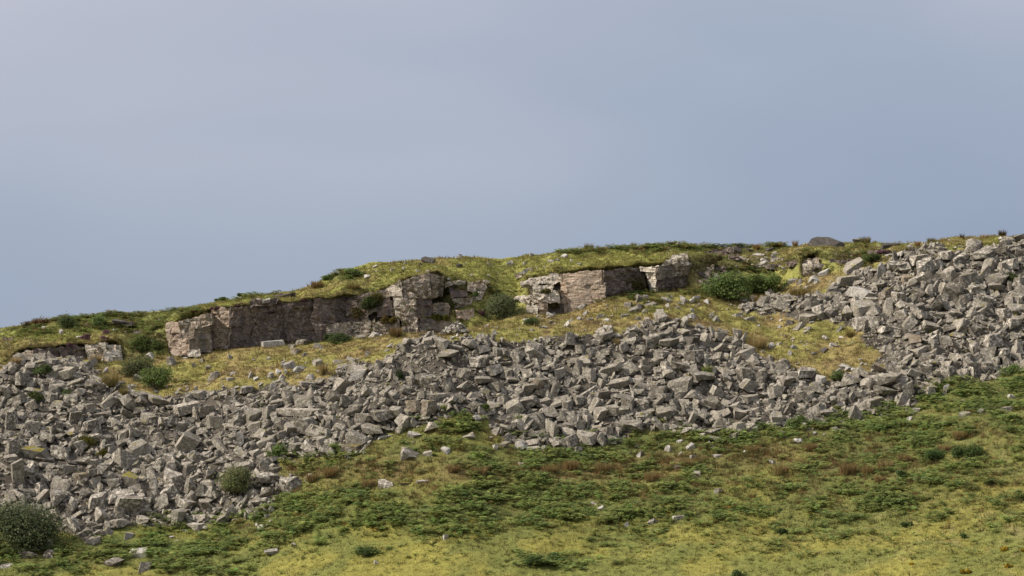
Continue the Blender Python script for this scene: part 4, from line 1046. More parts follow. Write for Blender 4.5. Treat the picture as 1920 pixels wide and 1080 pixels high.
def scatter_rocks(P, nrm, size, tilt=0.6, lift=0.1, probs=(.34, .34, .12, .1, .1)):
    n = len(P)
    R = rot_mats(n, nrm, tilt)
    kinds = rng.choice(5, n, p=probs)
    vi = rng.integers(0, 14, n)
    Vs, Fs, Rs, base = [], [], [], 0
    for k in range(5):
        pr = PROPS[KINDS[k]]
        for v in range(14):
            sel = np.where((kinds == k) & (vi == v))[0]
            if not len(sel):
                continue
            V, F = ROCKS[KINDS[k]][v]
            m = len(sel)
            dims = np.stack([size[sel], size[sel] * pr[0] * rng.uniform(.8, 1.15, m), size[sel] * pr[1] * rng.uniform(.75, 1.2, m)], 1)
            W = V[None] * dims[:, None, :]
            W = np.einsum('nij,nkj->nki', R[sel], W) + (P[sel] + nrm[sel] * (lift * size[sel])[:, None])[:, None, :]
            Vs.append(W.reshape(-1, 3))
            Fs.append((F[None] + (base + np.arange(m) * len(V))[:, None, None]).reshape(-1, 3))
            Rs.append(np.repeat(rng.random(m), len(V)))
            base += m * len(V)
    return np.concatenate(Vs), np.concatenate(Fs), np.concatenate(Rs)

smp = sampler(1.6, 6.0)
BC = np.array([tuple(b["c"]) for b in BOULDERS[:N_CAT]])
BR = np.array([b["r"] for b in BOULDERS[:N_CAT]])
def clear_of_boulders(P, k):
    d = np.full(len(P), 9.0)
    for c, r in zip(BC, BR):
        q = np.linalg.norm(P - c, axis=1) / r
        d = np.minimum(d, q)
    return d > k
def scree_points(n, keep=None):
    P, nr, zn, px, py = smp(n)
    ok = in_scree(px, py)
    if keep is not None:
        ok &= keep(px, py)
    return P[ok], nr[ok], px[ok], py[ok]
# bigger blocks
P, nr, px, py = scree_points(21000)
fine_zone = blob(px, py, [(800, 690, 130, 50, 1), (880, 720, 80, 40, .8), (1290, 655, 90, 40, .5), (760, 745, 90, 40, .6), (1480, 620, 120, 40, .9), (430, 730, 100, 20, .6), (1120, 660, 100, 30, .4)])
size = np.clip(np.exp(rng.normal(math.log(0.84), 0.44, len(P))), .32, 1.9) * (1 - 0.5 * fine_zone)
ok = clear_of_boulders(P, 0.60)
rightish = (px > 1650) & (py < 700)
pr_ = (.50, .11, .28, .09, .02)
VA, FA, RA = scatter_rocks(P[ok], nr[ok], size[ok], 1.0, 0.16, pr_)
a1 = add_obj("scree_rubble", new_tris("scree_rubble", VA, FA, rnd=RA), M_PLAIN, kind="stuff", label="grey tumbled granite rubble filling the quarry scree slope", cat="rubble")
# small broken stones in the gaps
P, nr, px, py = scree_points(30000)
size = np.clip(np.exp(rng.normal(math.log(0.34), 0.4, len(P))), .14, .7)
VB, FB, RB = scatter_rocks(P, nr, size, 0.9, 0.12)
add_obj("small_rubble", new_tris("small_rubble", VB, FB, rnd=RB), M_PLAIN, kind="stuff", label="small grey broken stones between the scree boulders", cat="rubble")
# stray bits along the scree edges, on the bench and in the turf
P, nr, zn, px, py = smp(26000)
edge = np.maximum.reduce([inpoly(px + dx, py + dy, SCREE).astype(float) * w for dx, dy, w in ((0, 22, .5), (0, -16, .34), (0, -42, .13), (0, 45, .16), (30, 10, .2), (-30, 10, .2))])
extra = blob(px, py, [(1250, 580, 170, 22, .30), (1120, 600, 60, 12, .5), (560, 690, 120, 24, .30), (1520, 640, 120, 34, .40), (1420, 575, 70, 22, .6), (860, 612, 60, 10, .3), (1060, 612, 80, 9, .4), (380, 690, 80, 20, .22), (1500, 535, 60, 14, .6),
                      (1020, 500, 60, 20, .10), (860, 560, 50, 30, .35), (760, 610, 60, 12, .3), (1440, 488, 60, 12, .25), (740, 505, 120, 16, .10), (120, 690, 160, 14, .2), (1400, 490, 110, 22, .35), (1330, 500, 50, 24, .3), (980, 510, 60, 22, .2), (900, 540, 40, 24, .4), (720, 580, 40, 30, .25), (1600, 490, 70, 16, .3), (250, 620, 200, 24, .05)])
keep = (rng.random(len(P)) < np.maximum(edge * .5, extra) * 0.62) & ~in_scree(px, py) & (zn > 1.7)
P, nr = P[keep], nr[keep]
size = np.clip(np.exp(rng.normal(math.log(0.34), 0.5, len(P))), .12, .95)
VC, FC, RC = scatter_rocks(P, nr, size, 0.6, 0.12)
add_obj("stray_stones", new_tris("stray_stones", VC, FC, rnd=RC), M_PALE, kind="stuff", label="small pale stray stones strewn over the turf around the scree", cat="rubble")

# the little heap of broken stone at the buttress foot: each stone a part
hp, hn, hd = ray_at(856, 624, BV_T)
heap = add_obj("rubble_heap", None, label="small conical heap of pale broken stone right of the buttress foot", cat="stone heap")
heap.location = hp
for k in range(95):
    a, rad = random.uniform(0, 2 * math.pi), random.random() ** .6 * 1.45
    zz = (1.45 - rad) * 0.78 + random.uniform(-.12, .08)
    s = random.uniform(.22, .46)
    o = add_obj("stone", shared_rock(random.choice(("block", "slab", "wedge", "round")), random.randrange(14), random.choice(("pale", "pale", "lichen", "plain"))), parent=heap)
    o.location = (rad * math.cos(a), rad * math.sin(a) * .8, max(zz, .02))
    o.rotation_euler = (random.uniform(-.9, .9), random.uniform(-.9, .9), random.uniform(0, 6.28))
    o.scale = (s, s * .8, s * random.uniform(.4, .75))

# ------------------------------------------------------------------ boulder labels
MARKS = [(60, 975, "the big dark willow bush"), (445, 908, "the grey-green bush on the scree"), (285, 695, "the twin green bushes"), (355, 640, "the squared pink quarry corner"), (520, 625, "the long dark wall"),
         (790, 580, "the streaked buttress"), (856, 615, "the small stone heap"), (1095, 550, "the pink quarry face"), (1198, 575, "the bench boulder heap"), (1400, 530, "the broad green bush"), (1547, 458, "the humped skyline slab"),
         (664, 822, "the leaning wedge boulder at the scree foot"), (1570, 650, "the grass tongue"), (764, 853, "the lone pointed boulder"), (880, 800, "the green notch in the scree foot"), (1878, 438, "the tall skyline tuft"),
         (1098, 741, "the long lichened stone bar"), (33, 888, "the tall upright slab"), (1060, 850, "the central scree toe"), (1772, 735, "the thin upright slab in bracken"), (122, 700, "the big tilted slab on the left crest"), (1383, 632, "the pillar stone above mid scree"),
         (452, 826, "the pale upright block"), (1668, 714, "the big block under the grass tongue"), (570, 795, "the big wedge block of left-centre scree")]
SH = dict(slab="slab", block="block", long="bar", wedge="wedge", round="rounded boulder")
TN = dict(plain="grey", lichen="lichen-spotted", moss="mossy", pale="pale", brown="brownish", dark="dark")
def describe(b):
    a = b["w"] * b["h"]
    size_w = "large" if a > 900 else ("mid-sized" if a > 480 else "small")
    if b["h"] > 1.35 * b["w"]:
        pose = "upright"
    elif b["ang"] > 10:
        pose = "right-rising"
    elif b["ang"] < -10:
        pose = "left-rising"
    else:
        pose = "level"
    best = None
    for mx_, my_, nm in MARKS:
        dx, dy = b["px"] - mx_, b["py"] - my_
        dd = math.hypot(dx, dy * 1.3)
        if dd < 7:
            continue
        if best is None or dd < best[0]:
            best = (dd, dx, dy, nm)
    dd, dx, dy, nm = best
    rel = ("right of" if dx > 0 else "left of") if abs(dx) > abs(dy) * 1.1 else ("below" if dy > 0 else "above")
    near = "just " if dd < 45 else ("well " if dd > 110 else "")
    if len(nm.split()) > 6:
        near = ""
    return f"{size_w} {pose} {TN[b['tone']]} {SH[b['kind']]} {near}{rel} {nm}"
ORD = ["leftmost", "second from left", "third from left", "fourth from left", "fifth from left", "sixth from left", "seventh from left", "eighth from left"]
byl = {}
for b in BOULDERS[:N_CAT]:
    byl.setdefault(describe(b), []).append(b)
for lab, L in byl.items():
    if len(L) == 1:
        L[0]["o"]["label"] = lab
    else:
        for i, b in enumerate(sorted(L, key=lambda q: q["px"])):
            b["o"]["label"] = lab + ", " + ORD[min(i, 7)]
for b in BOULDERS[:N_CAT]:
    if len(b['o']['label'].split()) > 16:
        b['o']['label'] = ' '.join(b['o']['label'].split()[1:])
# every landmark boulder says what it is
for b in BOULDERS[:N_CAT]:
    for mx_, my_, nm in MARKS:
        if abs(b["px"] - mx_) < 2 and abs(b["py"] - my_) < 2:
            b["o"]["label"] = nm[4:] + (" among the grey rubble" if len(nm.split()) < 9 else "")

# ------------------------------------------------------------------ plants
def quads_from(P, A, B):
    """leaf faces: centre P, half axes A and B"""
    V = np.stack([P - A, P + B * .9, P + A, P - B * .9], 1).reshape(-1, 3)
    F = np.arange(len(V)).reshape(-1, 4)
    return V, F
def rand_unit(n):
    v = rng.normal(size=(n, 3))
    return v / np.linalg.norm(v, axis=1)[:, None]
def leaf_faces(P, nrm, ln, wd, spread=0.6):
    n = len(P)
    m = nrm + spread * rng.normal(size=(n, 3)); m /= np.linalg.norm(m, axis=1)[:, None]
    t = rand_unit(n); a = t - m * (t * m).sum(1)[:, None]; a /= np.linalg.norm(a, axis=1)[:, None]
    b = np.cross(m, a)
    return quads_from(P, a * np.asarray(ln)[:, None], b * np.asarray(wd)[:, None])
def tint(n, base, var=0.25, alts=()):
    c = np.array(base)[None] * (1 + var * rng.normal(size=(n, 1))) * (1 + 0.08 * rng.normal(size=(n, 3)))
    r = rng.random(n); acc = 0
    for col_, p in alts:
        s = (r >= acc) & (r < acc + p); acc += p
        c[s] = np.array(col_) * (1 + 0.2 * rng.normal(size=(s.sum(), 1)))
    return np.clip(c, .008, .8)

def tube(pts, r0, r1, seg=6):
    pts = np.array(pts, float); n = len(pts)
    V, F = [], []
    for i, p in enumerate(pts):
        d = pts[min(i + 1, n - 1)] - pts[max(i - 1, 0)]; d /= np.linalg.norm(d)
        x = np.cross(d, (0.3, 1, 0.1)); x /= np.linalg.norm(x); y = np.cross(d, x)
        r = r0 + (r1 - r0) * i / (n - 1)
        for k in range(seg):
            a = 2 * math.pi * k / seg
            V.append(p + r * (x * math.cos(a) + y * math.sin(a)))
    for i in range(n - 1):
        for k in range(seg):
            F.append([i * seg + k, i * seg + (k + 1) % seg, (i + 1) * seg + (k + 1) % seg, (i + 1) * seg + k])
    return np.array(V), np.array(F)

def shrub(name, px, py, w, h, base, label, cat="bush", group=None, leaf=0.13, dens=1.0, alts=(), lobes=9, depth=0.7, bv=None, stems=5, py_base=None):
    """px, py: centre in the photo, w, h: extent in photo pixels"""
    P, n, d = ray_at(px, py + h * 0.42 if py_base is None else py_base, bv or BV_T)
    s = px_m(P)
    W, H = w * s * 1.16, h * s * 1.08
    D = W * depth
    root = add_obj(name, None, label=label, cat=cat, group=group)
    root.location = P - Vector((0, 0, 0.08))
    C, R = [], []
    for k in range(lobes):
        a = random.uniform(0, 2 * math.pi); q = math.sqrt(random.random()) * .62
        z = random.uniform(.25, .72)
        shrink = 1 - 0.45 * max(0, z - .4)
        C.append((math.cos(a) * q * W / 2 * shrink, math.sin(a) * q * D / 2 * shrink, z * H))
        r = random.uniform(.15, .38) * min(W, H * 1.7)
        R.append((r, r * depth if D < W else r, r * random.uniform(.62, .85)))
    C, R = np.array(C), np.array(R)
    area = (W * H + W * D + D * H) * 2
    leaf = leaf * .78
    nl = int(np.clip(area / (leaf * leaf) * .9 * dens, 160, 12000))
    k = rng.integers(0, lobes, nl)
    u = rand_unit(nl)
    rad = (0.55 + 0.5 * rng.random(nl) ** .5) * (1 + .18 * rng.normal(size=nl))
    Q = C[k] + u * R[k] * rad[:, None]
    Q[:, 2] = np.maximum(Q[:, 2], 0.03 + 0.1 * rng.random(nl))
    ln = leaf * rng.uniform(.6, 1.25, nl); wd = ln * rng.uniform(.4, .7, nl)
    up = u + np.array([0, 0, .55])
    V, F = leaf_faces(Q, up / np.linalg.norm(up, axis=1)[:, None], ln, wd, .55)
    lobe_t = 1 + .16 * rng.normal(size=lobes)
    c = tint(nl, base, .14, alts) * lobe_t[k][:, None]
    add_obj("foliage", new_tris("foliage", V, F, col=np.repeat(np.clip(c, .005, .9), 4, 0)), M_LEAF, root)
    for j in range(stems):
        t = C[j % lobes]
        g = np.array((random.uniform(-.1, .1) * W, random.uniform(-.1, .1) * D, -.15))
        mid = (g + t) / 2 + np.array((random.uniform(-.1, .1) * W, random.uniform(-.1, .1) * D, 0.05 * H))
        Vt, Ft = tube([g, mid, t], 0.016 * H + .012, 0.008)
        add_obj("stem", new_tris("stem", Vt, Ft), M_BARK, root)
    return root

DG, MG, LG, GG = (0.085, 0.115, 0.045), (0.130, 0.178, 0.058), (0.170, 0.205, 0.058), (0.190, 0.205, 0.095)
shrub("willow_bush", 50, 990, 144, 80, (0.112, 0.132, 0.070), "big dark grey-green willow bush at the lower left scree foot", leaf=.17, lobes=18, dens=1.3, py_base=1030, alts=(((.135, .155, .08), .2),))
shrub("willow_bush", 446, 908, 66, 52, GG, "round grey-green bush growing on the left scree near its foot", leaf=.13, lobes=11, dens=1.2)
shrub("willow_bush", 258, 686, 60, 36, (.13,.145,.07), "left grey-green bush of the twin pair on the scree crest", leaf=.13, lobes=9, py_base=704)
shrub("willow_bush", 290, 708, 54, 48, MG, "right fresh green bush of the twin pair on the scree crest", leaf=.13, lobes=10, py_base=730)
shrub("willow_bush", 940, 578, 62, 46, (.125,.145,.07), "round soft green bush on the grass bank left of pale shelves", leaf=.13, lobes=11, dens=1.2, py_base=598)
shrub("bramble_bush", 1366, 538, 92, 44, MG, "left dark half of the broad green thicket below the peat bank", leaf=.19, lobes=16, dens=1.1, py_base=560)
shrub("bramble_bush", 1426, 528, 104, 36, (0.150, 0.195, 0.06), "right half of the broad green thicket below the peat bank", leaf=.19, lobes=16, dens=1.1, py_base=548)
shrub("juniper_bush", 80, 693, 46, 18, DG, "low dark bush beneath the flat slab on the left scree crest", leaf=.11, lobes=7, py_base=702)
shrub("juniper_bush", 62, 742, 26, 26, (.10, .125, .045), "small dark bush between boulders on the far left scree", leaf=.11, lobes=6)
shrub("juniper_bush", 122, 738, 26, 18, DG, "tiny dark bush left of the long tilted stones on left scree", leaf=.11, lobes=6)
shrub("juniper_bush", 165, 828, 34, 22, (.10, .10, .02), "yellow-green moss cushion bush in the left scree", leaf=.1, lobes=6)
shrub("juniper_bush", 190, 852, 22, 22, (.12, .105, .018), "smaller golden moss cushion below the yellow-green one in left scree", leaf=.1, lobes=6)
shrub("fern_clump", 524, 846, 40, 24, MG, "green fern clump in the left-centre scree foot", "fern", leaf=.13, lobes=7)
shrub("fern_clump", 748, 702, 18, 20, DG, "dark fern tuft between pale blocks on mid scree top", "fern", leaf=.1, lobes=5)
shrub("fern_clump", 910, 766, 22, 18, MG, "green fern tuft at the scree edge above the notch", "fern", leaf=.1, lobes=5)
shrub("fern_clump", 832, 767, 24, 12, LG, "bright fern tuft right of the brownish blocks in mid scree", "fern", leaf=.1, lobes=5)
shrub("fern_clump", 978, 787, 22, 14, LG, "bright green fern tuft in the scree above the central toe", "fern", leaf=.1, lobes=5)
shrub("fern_clump", 1326, 694, 26, 14, LG, "light green fern tuft in the upper mid scree", "fern", leaf=.1, lobes=5)
shrub("fern_clump", 1570, 705, 26, 24, MG, "green fern tuft under the grass tongue", "fern", leaf=.11, lobes=6)
shrub("fern_clump", 1490, 792, 40, 26, MG, "olive fern clump at the scree foot right of centre", "fern", leaf=.12, lobes=7)
shrub("fern_clump", 1738, 619, 24, 8, LG, "low green fern strip among the upper right boulders", "fern", leaf=.09, lobes=4)
shrub("fern_clump", 1896, 694, 34, 20, MG, "fern clump on the upper right scree foot at frame edge", "fern", leaf=.12, lobes=6)
shrub("fern_clump", 1897, 523, 20, 24, (.10,.12,.05), "dim green tuft among the far right boulders", "fern", leaf=.1, lobes=5)
shrub("gorse_bush", 130, 606, 36, 24, DG, "dark round bush on the left hilltop turf", leaf=.11, lobes=8)
shrub("gorse_bush", 182, 604, 30, 20, MG, "green bush right of the dark round one on left hilltop", leaf=.11, lobes=7)
shrub("gorse_bush", 75, 605, 32, 16, (.115, .07, .03), "rust-brown bush on the far left skyline", leaf=.11, lobes=7)
shrub("gorse_bush", 48, 610, 20, 13, (.10, .075, .03), "small brown bush at the far left end of the skyline", leaf=.1, lobes=5)
shrub("gorse_bush", 418, 552, 36, 10, MG, "left low green bush on the skyline above the dark wall", leaf=.11, lobes=6)
shrub("gorse_bush", 458, 551, 34, 10, MG, "right low green bush on the skyline above the dark wall", leaf=.11, lobes=6)
shrub("gorse_bush", 613, 521, 26, 9, MG, "green bush on the left skyline shoulder", leaf=.11, lobes=7)
shrub("gorse_bush", 663, 511, 40, 13, (0.11, 0.145, 0.05), "dark green bush on the rounded hilltop shoulder", leaf=.12, lobes=9)
shrub("gorse_bush", 690, 572, 40, 34, (.08,.10,.035), "dark hanging bush on the ledge left of the buttress", leaf=.12, lobes=8, bv=BV)
shrub("gorse_bush", 640, 634, 40, 22, DG, "dark green bush at the right foot of the dark wall", leaf=.11, lobes=7, bv=BV)
shrub("gorse_bush", 618, 632, 24, 16, DG, "small dark bush left of the one at the wall foot", leaf=.1, lobes=5, bv=BV)
shrub("gorse_bush", 890, 551, 14, 12, (.06, .10, .02), "small bright green bush on the broken ledges", leaf=.09, lobes=5, bv=BV)
shrub("gorse_bush", 995, 603, 34, 16, DG, "dark small bush on the turf below the pale shelves", leaf=.11, lobes=6)
shrub("gorse_bush", 1036, 572, 26, 24, (.12,.115,.05), "olive bush growing in the shelf recess left of the pink face", leaf=.1, lobes=6, bv=BV)
shrub("gorse_bush", 266, 646, 44, 30, (.10,.13,.04), "leafy bank growth hanging between pale patch and quarry corner", leaf=.12, lobes=12, depth=.4, dens=1.2, bv=BV)
shrub("gorse_bush", 298, 648, 24, 26, (.10,.135,.04), "leafy growth hugging the left side of the quarry corner", leaf=.12, lobes=8, depth=.4, bv=BV)
shrub("gorse_bush", 1190, 535, 40, 24, (.12,.11,.04), "mossy growth in the middle of the dark recess", leaf=.1, lobes=7, depth=.3, bv=BV)
shrub("gorse_bush", 1215, 541, 26, 14, (.13, .11, .02), "golden grass cushion at the foot of the pale column", leaf=.1, lobes=6, depth=.4, bv=BV)
shrub("gorse_bush", 828, 552, 30, 20, (.09, .085, .025), "mossy cushion between buttress and broken ledges", leaf=.1, lobes=7, depth=.4, bv=BV)
shrub("gorse_bush", 732, 600, 46, 14, (.115, .088, .025), "golden grass ledge across the buttress's lower left", leaf=.1, lobes=7, depth=.4, bv=BV)
shrub("gorse_bush", 822, 596, 54, 12, (.12, .125, .026), "bright grass ledge on the buttress's lower right", leaf=.1, lobes=8, depth=.5, bv=BV)
shrub("moss_cushion", 672, 588, 34, 26, (.12,.10,.035), "brown-green growth on the rock bank right of the dark wall", leaf=.1, lobes=8, depth=.3, bv=BV)
shrub("moss_cushion", 708, 557, 40, 20, (.14,.125,.04), "golden grass cushion at the top of the rock bank", leaf=.1, lobes=8, depth=.3, bv=BV)
shrub("moss_cushion", 714, 590, 26, 18, (.13,.115,.04), "grass cushion low on the rock bank beside the buttress", leaf=.1, lobes=6, depth=.3, bv=BV)
shrub("moss_cushion", 818, 562, 36, 12, (.16,.14,.05), "golden grass ledge across the buttress's middle right", leaf=.1, lobes=8, depth=.3, bv=BV)
shrub("moss_cushion", 846, 572, 26, 22, (.12,.125,.045), "green-brown cushion filling the gap right of the buttress", leaf=.1, lobes=7, depth=.3, bv=BV)
shrub("moss_cushion", 762, 606, 22, 12, (.15,.125,.05), "small golden cushion low on the buttress's front", leaf=.1, lobes=5, depth=.3, bv=BV)
shrub("moss_cushion", 1026, 545, 30, 9, (.15,.135,.05), "grass strip between the pale stepped shelves", leaf=.1, lobes=6, depth=.4, bv=BV)
shrub("gorse_bush", 1330, 490, 60, 22, (.11,.10,.042), "dark heathy growth on the peat bank right of the stepped block", leaf=.11, lobes=9, depth=.4)
shrub("gorse_bush", 1640, 484, 54, 16, (.10,.13,.045), "green growth left of the upper scree's top", leaf=.11, lobes=8, depth=.5)

# heather in flower along the turf lips
for px, py, w, h, lab in [
    (198, 622, 18, 9, "upper purple heather clump on the left hilltop bank"), (198, 634, 18, 9, "lower purple heather clump on the left hilltop bank"), (133, 647, 18, 9, "bright purple heather on the lip above the low grey face"),
    (80, 650, 50, 7, "dull purple heather strip on the lip above the low grey face"), (162, 632, 24, 14, "faded heather clump on the bank left of the purple pair"), (325, 622, 12, 14, "purple heather hanging on the quarry corner"),
    (410, 578, 44, 8, "long dusky heather strip over the dark wall's left end"), (450, 571, 34, 7, "purple heather strip above the dark wall"), (571, 561, 22, 7, "pinkish heather clump on the lip above the dark wall's right end"),
    (905, 588, 14, 12, "purple heather left of the round soft green bush"), (1830, 458, 60, 8, "brown-purple heather strip along the right crest above the scree"), (1655, 474, 40, 10, "dark heather clump left of the upper scree"), (505, 585, 30, 6, "dark heather fringe on the dark wall's top")]:
    shrub("heather_clump", px, py, w, h, (.145, .080, .105), lab, "heather", "flowering heather on the quarry lips", leaf=.09, lobes=6, depth=.45, dens=1.2, alts=(((.24, .11, .19), .35), ((.13, .09, .05), .35)), bv=BV, stems=2)

# tussocks and rushes
def blades(n, r, h, lean, base, var, w=0.02, wet=.3):
    a = rng.random(n) * 2 * np.pi
    q = np.sqrt(rng.random(n)) * r
    B = np.stack([np.cos(a) * q, np.sin(a) * q, np.zeros(n) - .03], 1)
    hh = h * rng.uniform(.55, 1.08, n)
    tip = B + np.stack([np.cos(a) * lean * hh * rng.uniform(.1, 1, n) + .1 * hh * rng.normal(size=n), np.sin(a) * lean * hh * rng.uniform(.1, 1, n) + .1 * hh * rng.normal(size=n), hh], 1)
    sd = np.stack([np.cos(a + 1.57), np.sin(a + 1.57), np.zeros(n)], 1)
    th = rng.random(n)[:, None] * np.pi
    sd = sd * np.cos(th) + np.stack([np.cos(a), np.sin(a), np.zeros(n)], 1) * np.sin(th)
    V = np.stack([B - sd * w, B + sd * w, tip], 1).reshape(-1, 3)
    return V, np.arange(3 * n).reshape(-1, 3), np.repeat(tint(n, base, var), 3, 0)
def tuft(px, py, w, h, base, label, group, name="rush_tuft", cat="rush tuft"):
    P, n, d = ray_at(px, py + h * .45, BV_T)
    s = px_m(P)
    nb_ = int(np.clip(w * h * .9, 70, 420))
    V, F, c = blades(nb_, w * s * .32, h * s * 1.02, .45, base, .25, .028)
    o = add_obj(name, new_tris(name, V, F, col=c), M_GRASS, label=label, cat=cat, group=group)
    o.location = P
STRAW, RUST, RUSH = (.29, .22, .10), (.21, .145, .065), (.17, .14, .065)
GS, GF, GB = "rush tufts along the skyline", "rusty tussocks in the field", "tussocks on the bench and scree top"
for t_ in [(1104, 463, 18, 15, RUSH, "round brown rush tuft on the skyline, left of the skyline bracken", GS), (1122, 464, 10, 10, (.06, .075, .03), "small green tuft just right of the round brown skyline tuft", GS), (1188, 459, 14, 12, RUSH, "brown tuft at the left end of the dense skyline bracken", GS),
    (1160, 462, 20, 9, RUSH, "low tuft on the skyline between the two brown tufts", GS), (1080, 467, 14, 9, STRAW, "pale tuft left of the round brown skyline tuft", GS), (1418, 462, 18, 12, (.20, .12, .04), "orange-brown tuft on the skyline above the flat white slab", GS), (1462, 459, 12, 10, (.24, .14, .05), "small orange tuft on the skyline right of the orange-brown one", GS),
    (1491, 453, 12, 13, (.22, .145, .05), "golden tuft left of the humped skyline slab", GS), (1622, 449, 30, 12, RUSH, "broad rush tuft on the skyline right of the humped slab", GS), (1662, 454, 16, 8, STRAW, "pale low tuft left of the dark low skyline rock", GS), (1721, 457, 10, 12, (.26, .16, .07), "straw tuft beside the small white crest stone", GS),
    (1747, 450, 26, 10, RUSH, "wide rush tuft above the upper scree's left end", GS), (1770, 449, 22, 9, STRAW, "straw tuft on the crest, right of the wide rush tuft", GS), (1804, 443, 8, 12, (.07, .05, .03), "thin dark spike of growth on the right crest", GS), (1845, 443, 24, 9, STRAW, "low straw tuft on the crest left of the tall dark tuft", GS),
    (1879, 438, 15, 16, (.085, .06, .03), "tall dark round tuft on the far right skyline", GS), (1903, 443, 10, 8, STRAW, "small straw tuft right of the tall dark tuft", GS), (742, 622, 30, 20, (.16, .11, .045), "brown tussock at the foot of the streaked buttress", GS), (596, 533, 36, 14, (.16, .11, .045), "brown grass tussock on the left skyline shoulder", GS),
    (663, 537, 40, 12, (.15, .11, .04), "brown tussock on the slope below the dark shoulder bush", GS),
    (180, 672, 24, 16, STRAW, "straw tussock before the pale weathered patch", GB), (30, 676, 34, 14, STRAW, "straw tussock at the far left end of the low face", GB), (208, 712, 40, 26, (.17, .135, .05), "wide dry tussock on the left scree crest", GB), (232, 735, 20, 18, (.16, .13, .04), "dry tussock below the wide one on the left scree", GB), (606, 692, 16, 22, STRAW, "straw tussock between pale stones on the bench", GB),
    (1155, 640, 16, 14, STRAW, "straw tussock on the upper edge of the central scree", GB), (1420, 640, 50, 22, STRAW, "wide straw tussock left of the grass tongue", GB), (1425, 562, 26, 20, (.2, .14, .05), "dry tussock below the broad green thicket", GB), (1500, 545, 60, 18, (.19, .145, .05), "wide dry tussock between thicket and upper scree", GB), (1595, 625, 18, 14, (.17, .14, .05), "olive tussock on the right of the grass tongue", GB),
    (672, 1000, 1, 1, RUST, "", "")][:-1]:
    tuft(*t_)
for i, (px, py, w, h, lab) in enumerate([(1590, 878, 40, 26, "rusty tussock, largest in the right-hand field row"), (1630, 882, 30, 22, "rusty tussock left of centre in the right-hand field row"), (1660, 872, 36, 24, "pale rusty tussock in the middle of the right-hand row"), (1695, 860, 34, 22, "rusty tussock at the right end of the field row"),
    (1650, 898, 26, 16, "dark tussock below the right-hand rusty row"), (1465, 880, 36, 20, "straw-brown tussock at the left start of the rusty row"), (1520, 838, 30, 16, "reddish tussock amid bracken under the right scree"), (1800, 815, 34, 18, "reddish tussock in the bracken of the far right"), (1770, 840, 26, 16, "small reddish tussock left of the dark bracken clumps"),
    (1225, 893, 44, 20, "dark rusty tussock at the bottom of the brown band"), (1290, 868, 36, 22, "rusty tussock beside stones in the brown band"), (1130, 876, 44, 22, "rusty tussock in the middle of the brown band"), (1070, 872, 40, 20, "rusty tussock left in the brown band"), (1030, 880, 36, 22, "pale rusty tussock at the brown band's left end"),
    (690, 905, 34, 18, "pale rusty tussock left of the flat bracken slabs"), (620, 884, 36, 20, "rusty tussock right of the left scree tip"), (585, 895, 30, 18, "rusty tussock close to the left scree tip"), (900, 882, 40, 18, "reddish tussock on the slope under the central toe"), (850, 878, 30, 16, "small rusty tussock right of the lone pointed boulder"), (1410, 842, 40, 20, "rusty tussock under the scree right of centre")]):
    tuft(px, py, w, h, [RUST, (.22, .16, .068), (.24, .175, .078)][i % 3], lab, GF, "grass_tussock", "tussock")

# ---- grass over the turf (one mass per kind)
def merge(tpl, P, scale, yaw, cols):
    """place copies of template triangles; cols per copy multiply template tint"""
    Vt, Ft, Ct = tpl
    n = len(P)
    c, s = np.cos(yaw), np.sin(yaw)
    x = Vt[None, :, 0] * c[:, None] - Vt[None, :, 1] * s[:, None]
    y = Vt[None, :, 0] * s[:, None] + Vt[None, :, 1] * c[:, None]
    z = np.broadcast_to(Vt[None, :, 2], x.shape)
    V = np.stack([x, y, z], -1) * scale[:, None, None] + P[:, None, :]
    F = Ft[None] + (np.arange(n) * len(Vt))[:, None, None]
    C = Ct[None] * cols[:, None, :]
    return V.reshape(-1, 3), F.reshape(-1, Ft.shape[1]), C.reshape(-1, 3)
def merge_many(tpls, P, scale, cols):
    n = len(P); k = rng.integers(0, len(tpls), n)
    Vs, Fs, Cs, b = [], [], [], 0
    for i, t in enumerate(tpls):
        s = np.where(k == i)[0]
        if not len(s): continue
        V, F, C = merge(t, P[s], scale[s], rng.random(len(s)) * 6.28, cols[s])
        Vs.append(V); Fs.append(F + b); Cs.append(C); b += len(V)
    return np.concatenate(Vs), np.concatenate(Fs), np.clip(np.concatenate(Cs), .006, .9)

GT = [blades(9, .16, .22, .8, (1.05, 1.05, 1.05), .2, .022) for _ in range(6)]
smpF, smpB, smpT = sampler(1.0, 2.6), sampler(2.3, 4.2), sampler(4.7, 6.0)
Vs, Fs, Cs, b = [], [], [], 0
for sm, n in ((smpF, 42000), (smpB, 34000), (smpT, 38000)):
    P, nr, zn, px, py = sm(n)
    ok = ~in_scree(px, py, 6) | (zn < 1.6)
    ok &= (py < 1130)
    P, zn, px, py = P[ok], zn[ok], px[ok], py[ok]
    col_ = ground_color(P, zn, px, py) * (1.12 + .32 * rng.normal(size=(len(P), 1)))
    sc_ = rng.uniform(.6, 1.35, len(P)) * np.where(py > 1000, .8, 1.0)
    tall = rng.random(len(P)) < (.05 if sm is smpT else .11)
    sc_ = np.where(tall, sc_ * 1.8, sc_)
    col_[tall] = .45 * col_[tall] + .55 * np.array((.25, .195, .095)) * (1 + .2 * rng.normal(size=(tall.sum(), 1)))
    V, F, C = merge_many(GT, P, sc_, col_)
    Vs.append(V); Fs.append(F + b); Cs.append(C); b += len(V)
add_obj("grass", new_tris("grass", np.concatenate(Vs), np.concatenate(Fs), col=np.concatenate(Cs)), M_GRASS, kind="stuff", label="short yellow-green moor grass covering the hill", cat="grass")
RT = [blades(22, .22, .55, .55, (1, 1, 1), .25, .022) for _ in range(5)]
P, nr, zn, px, py = smpF(56000)
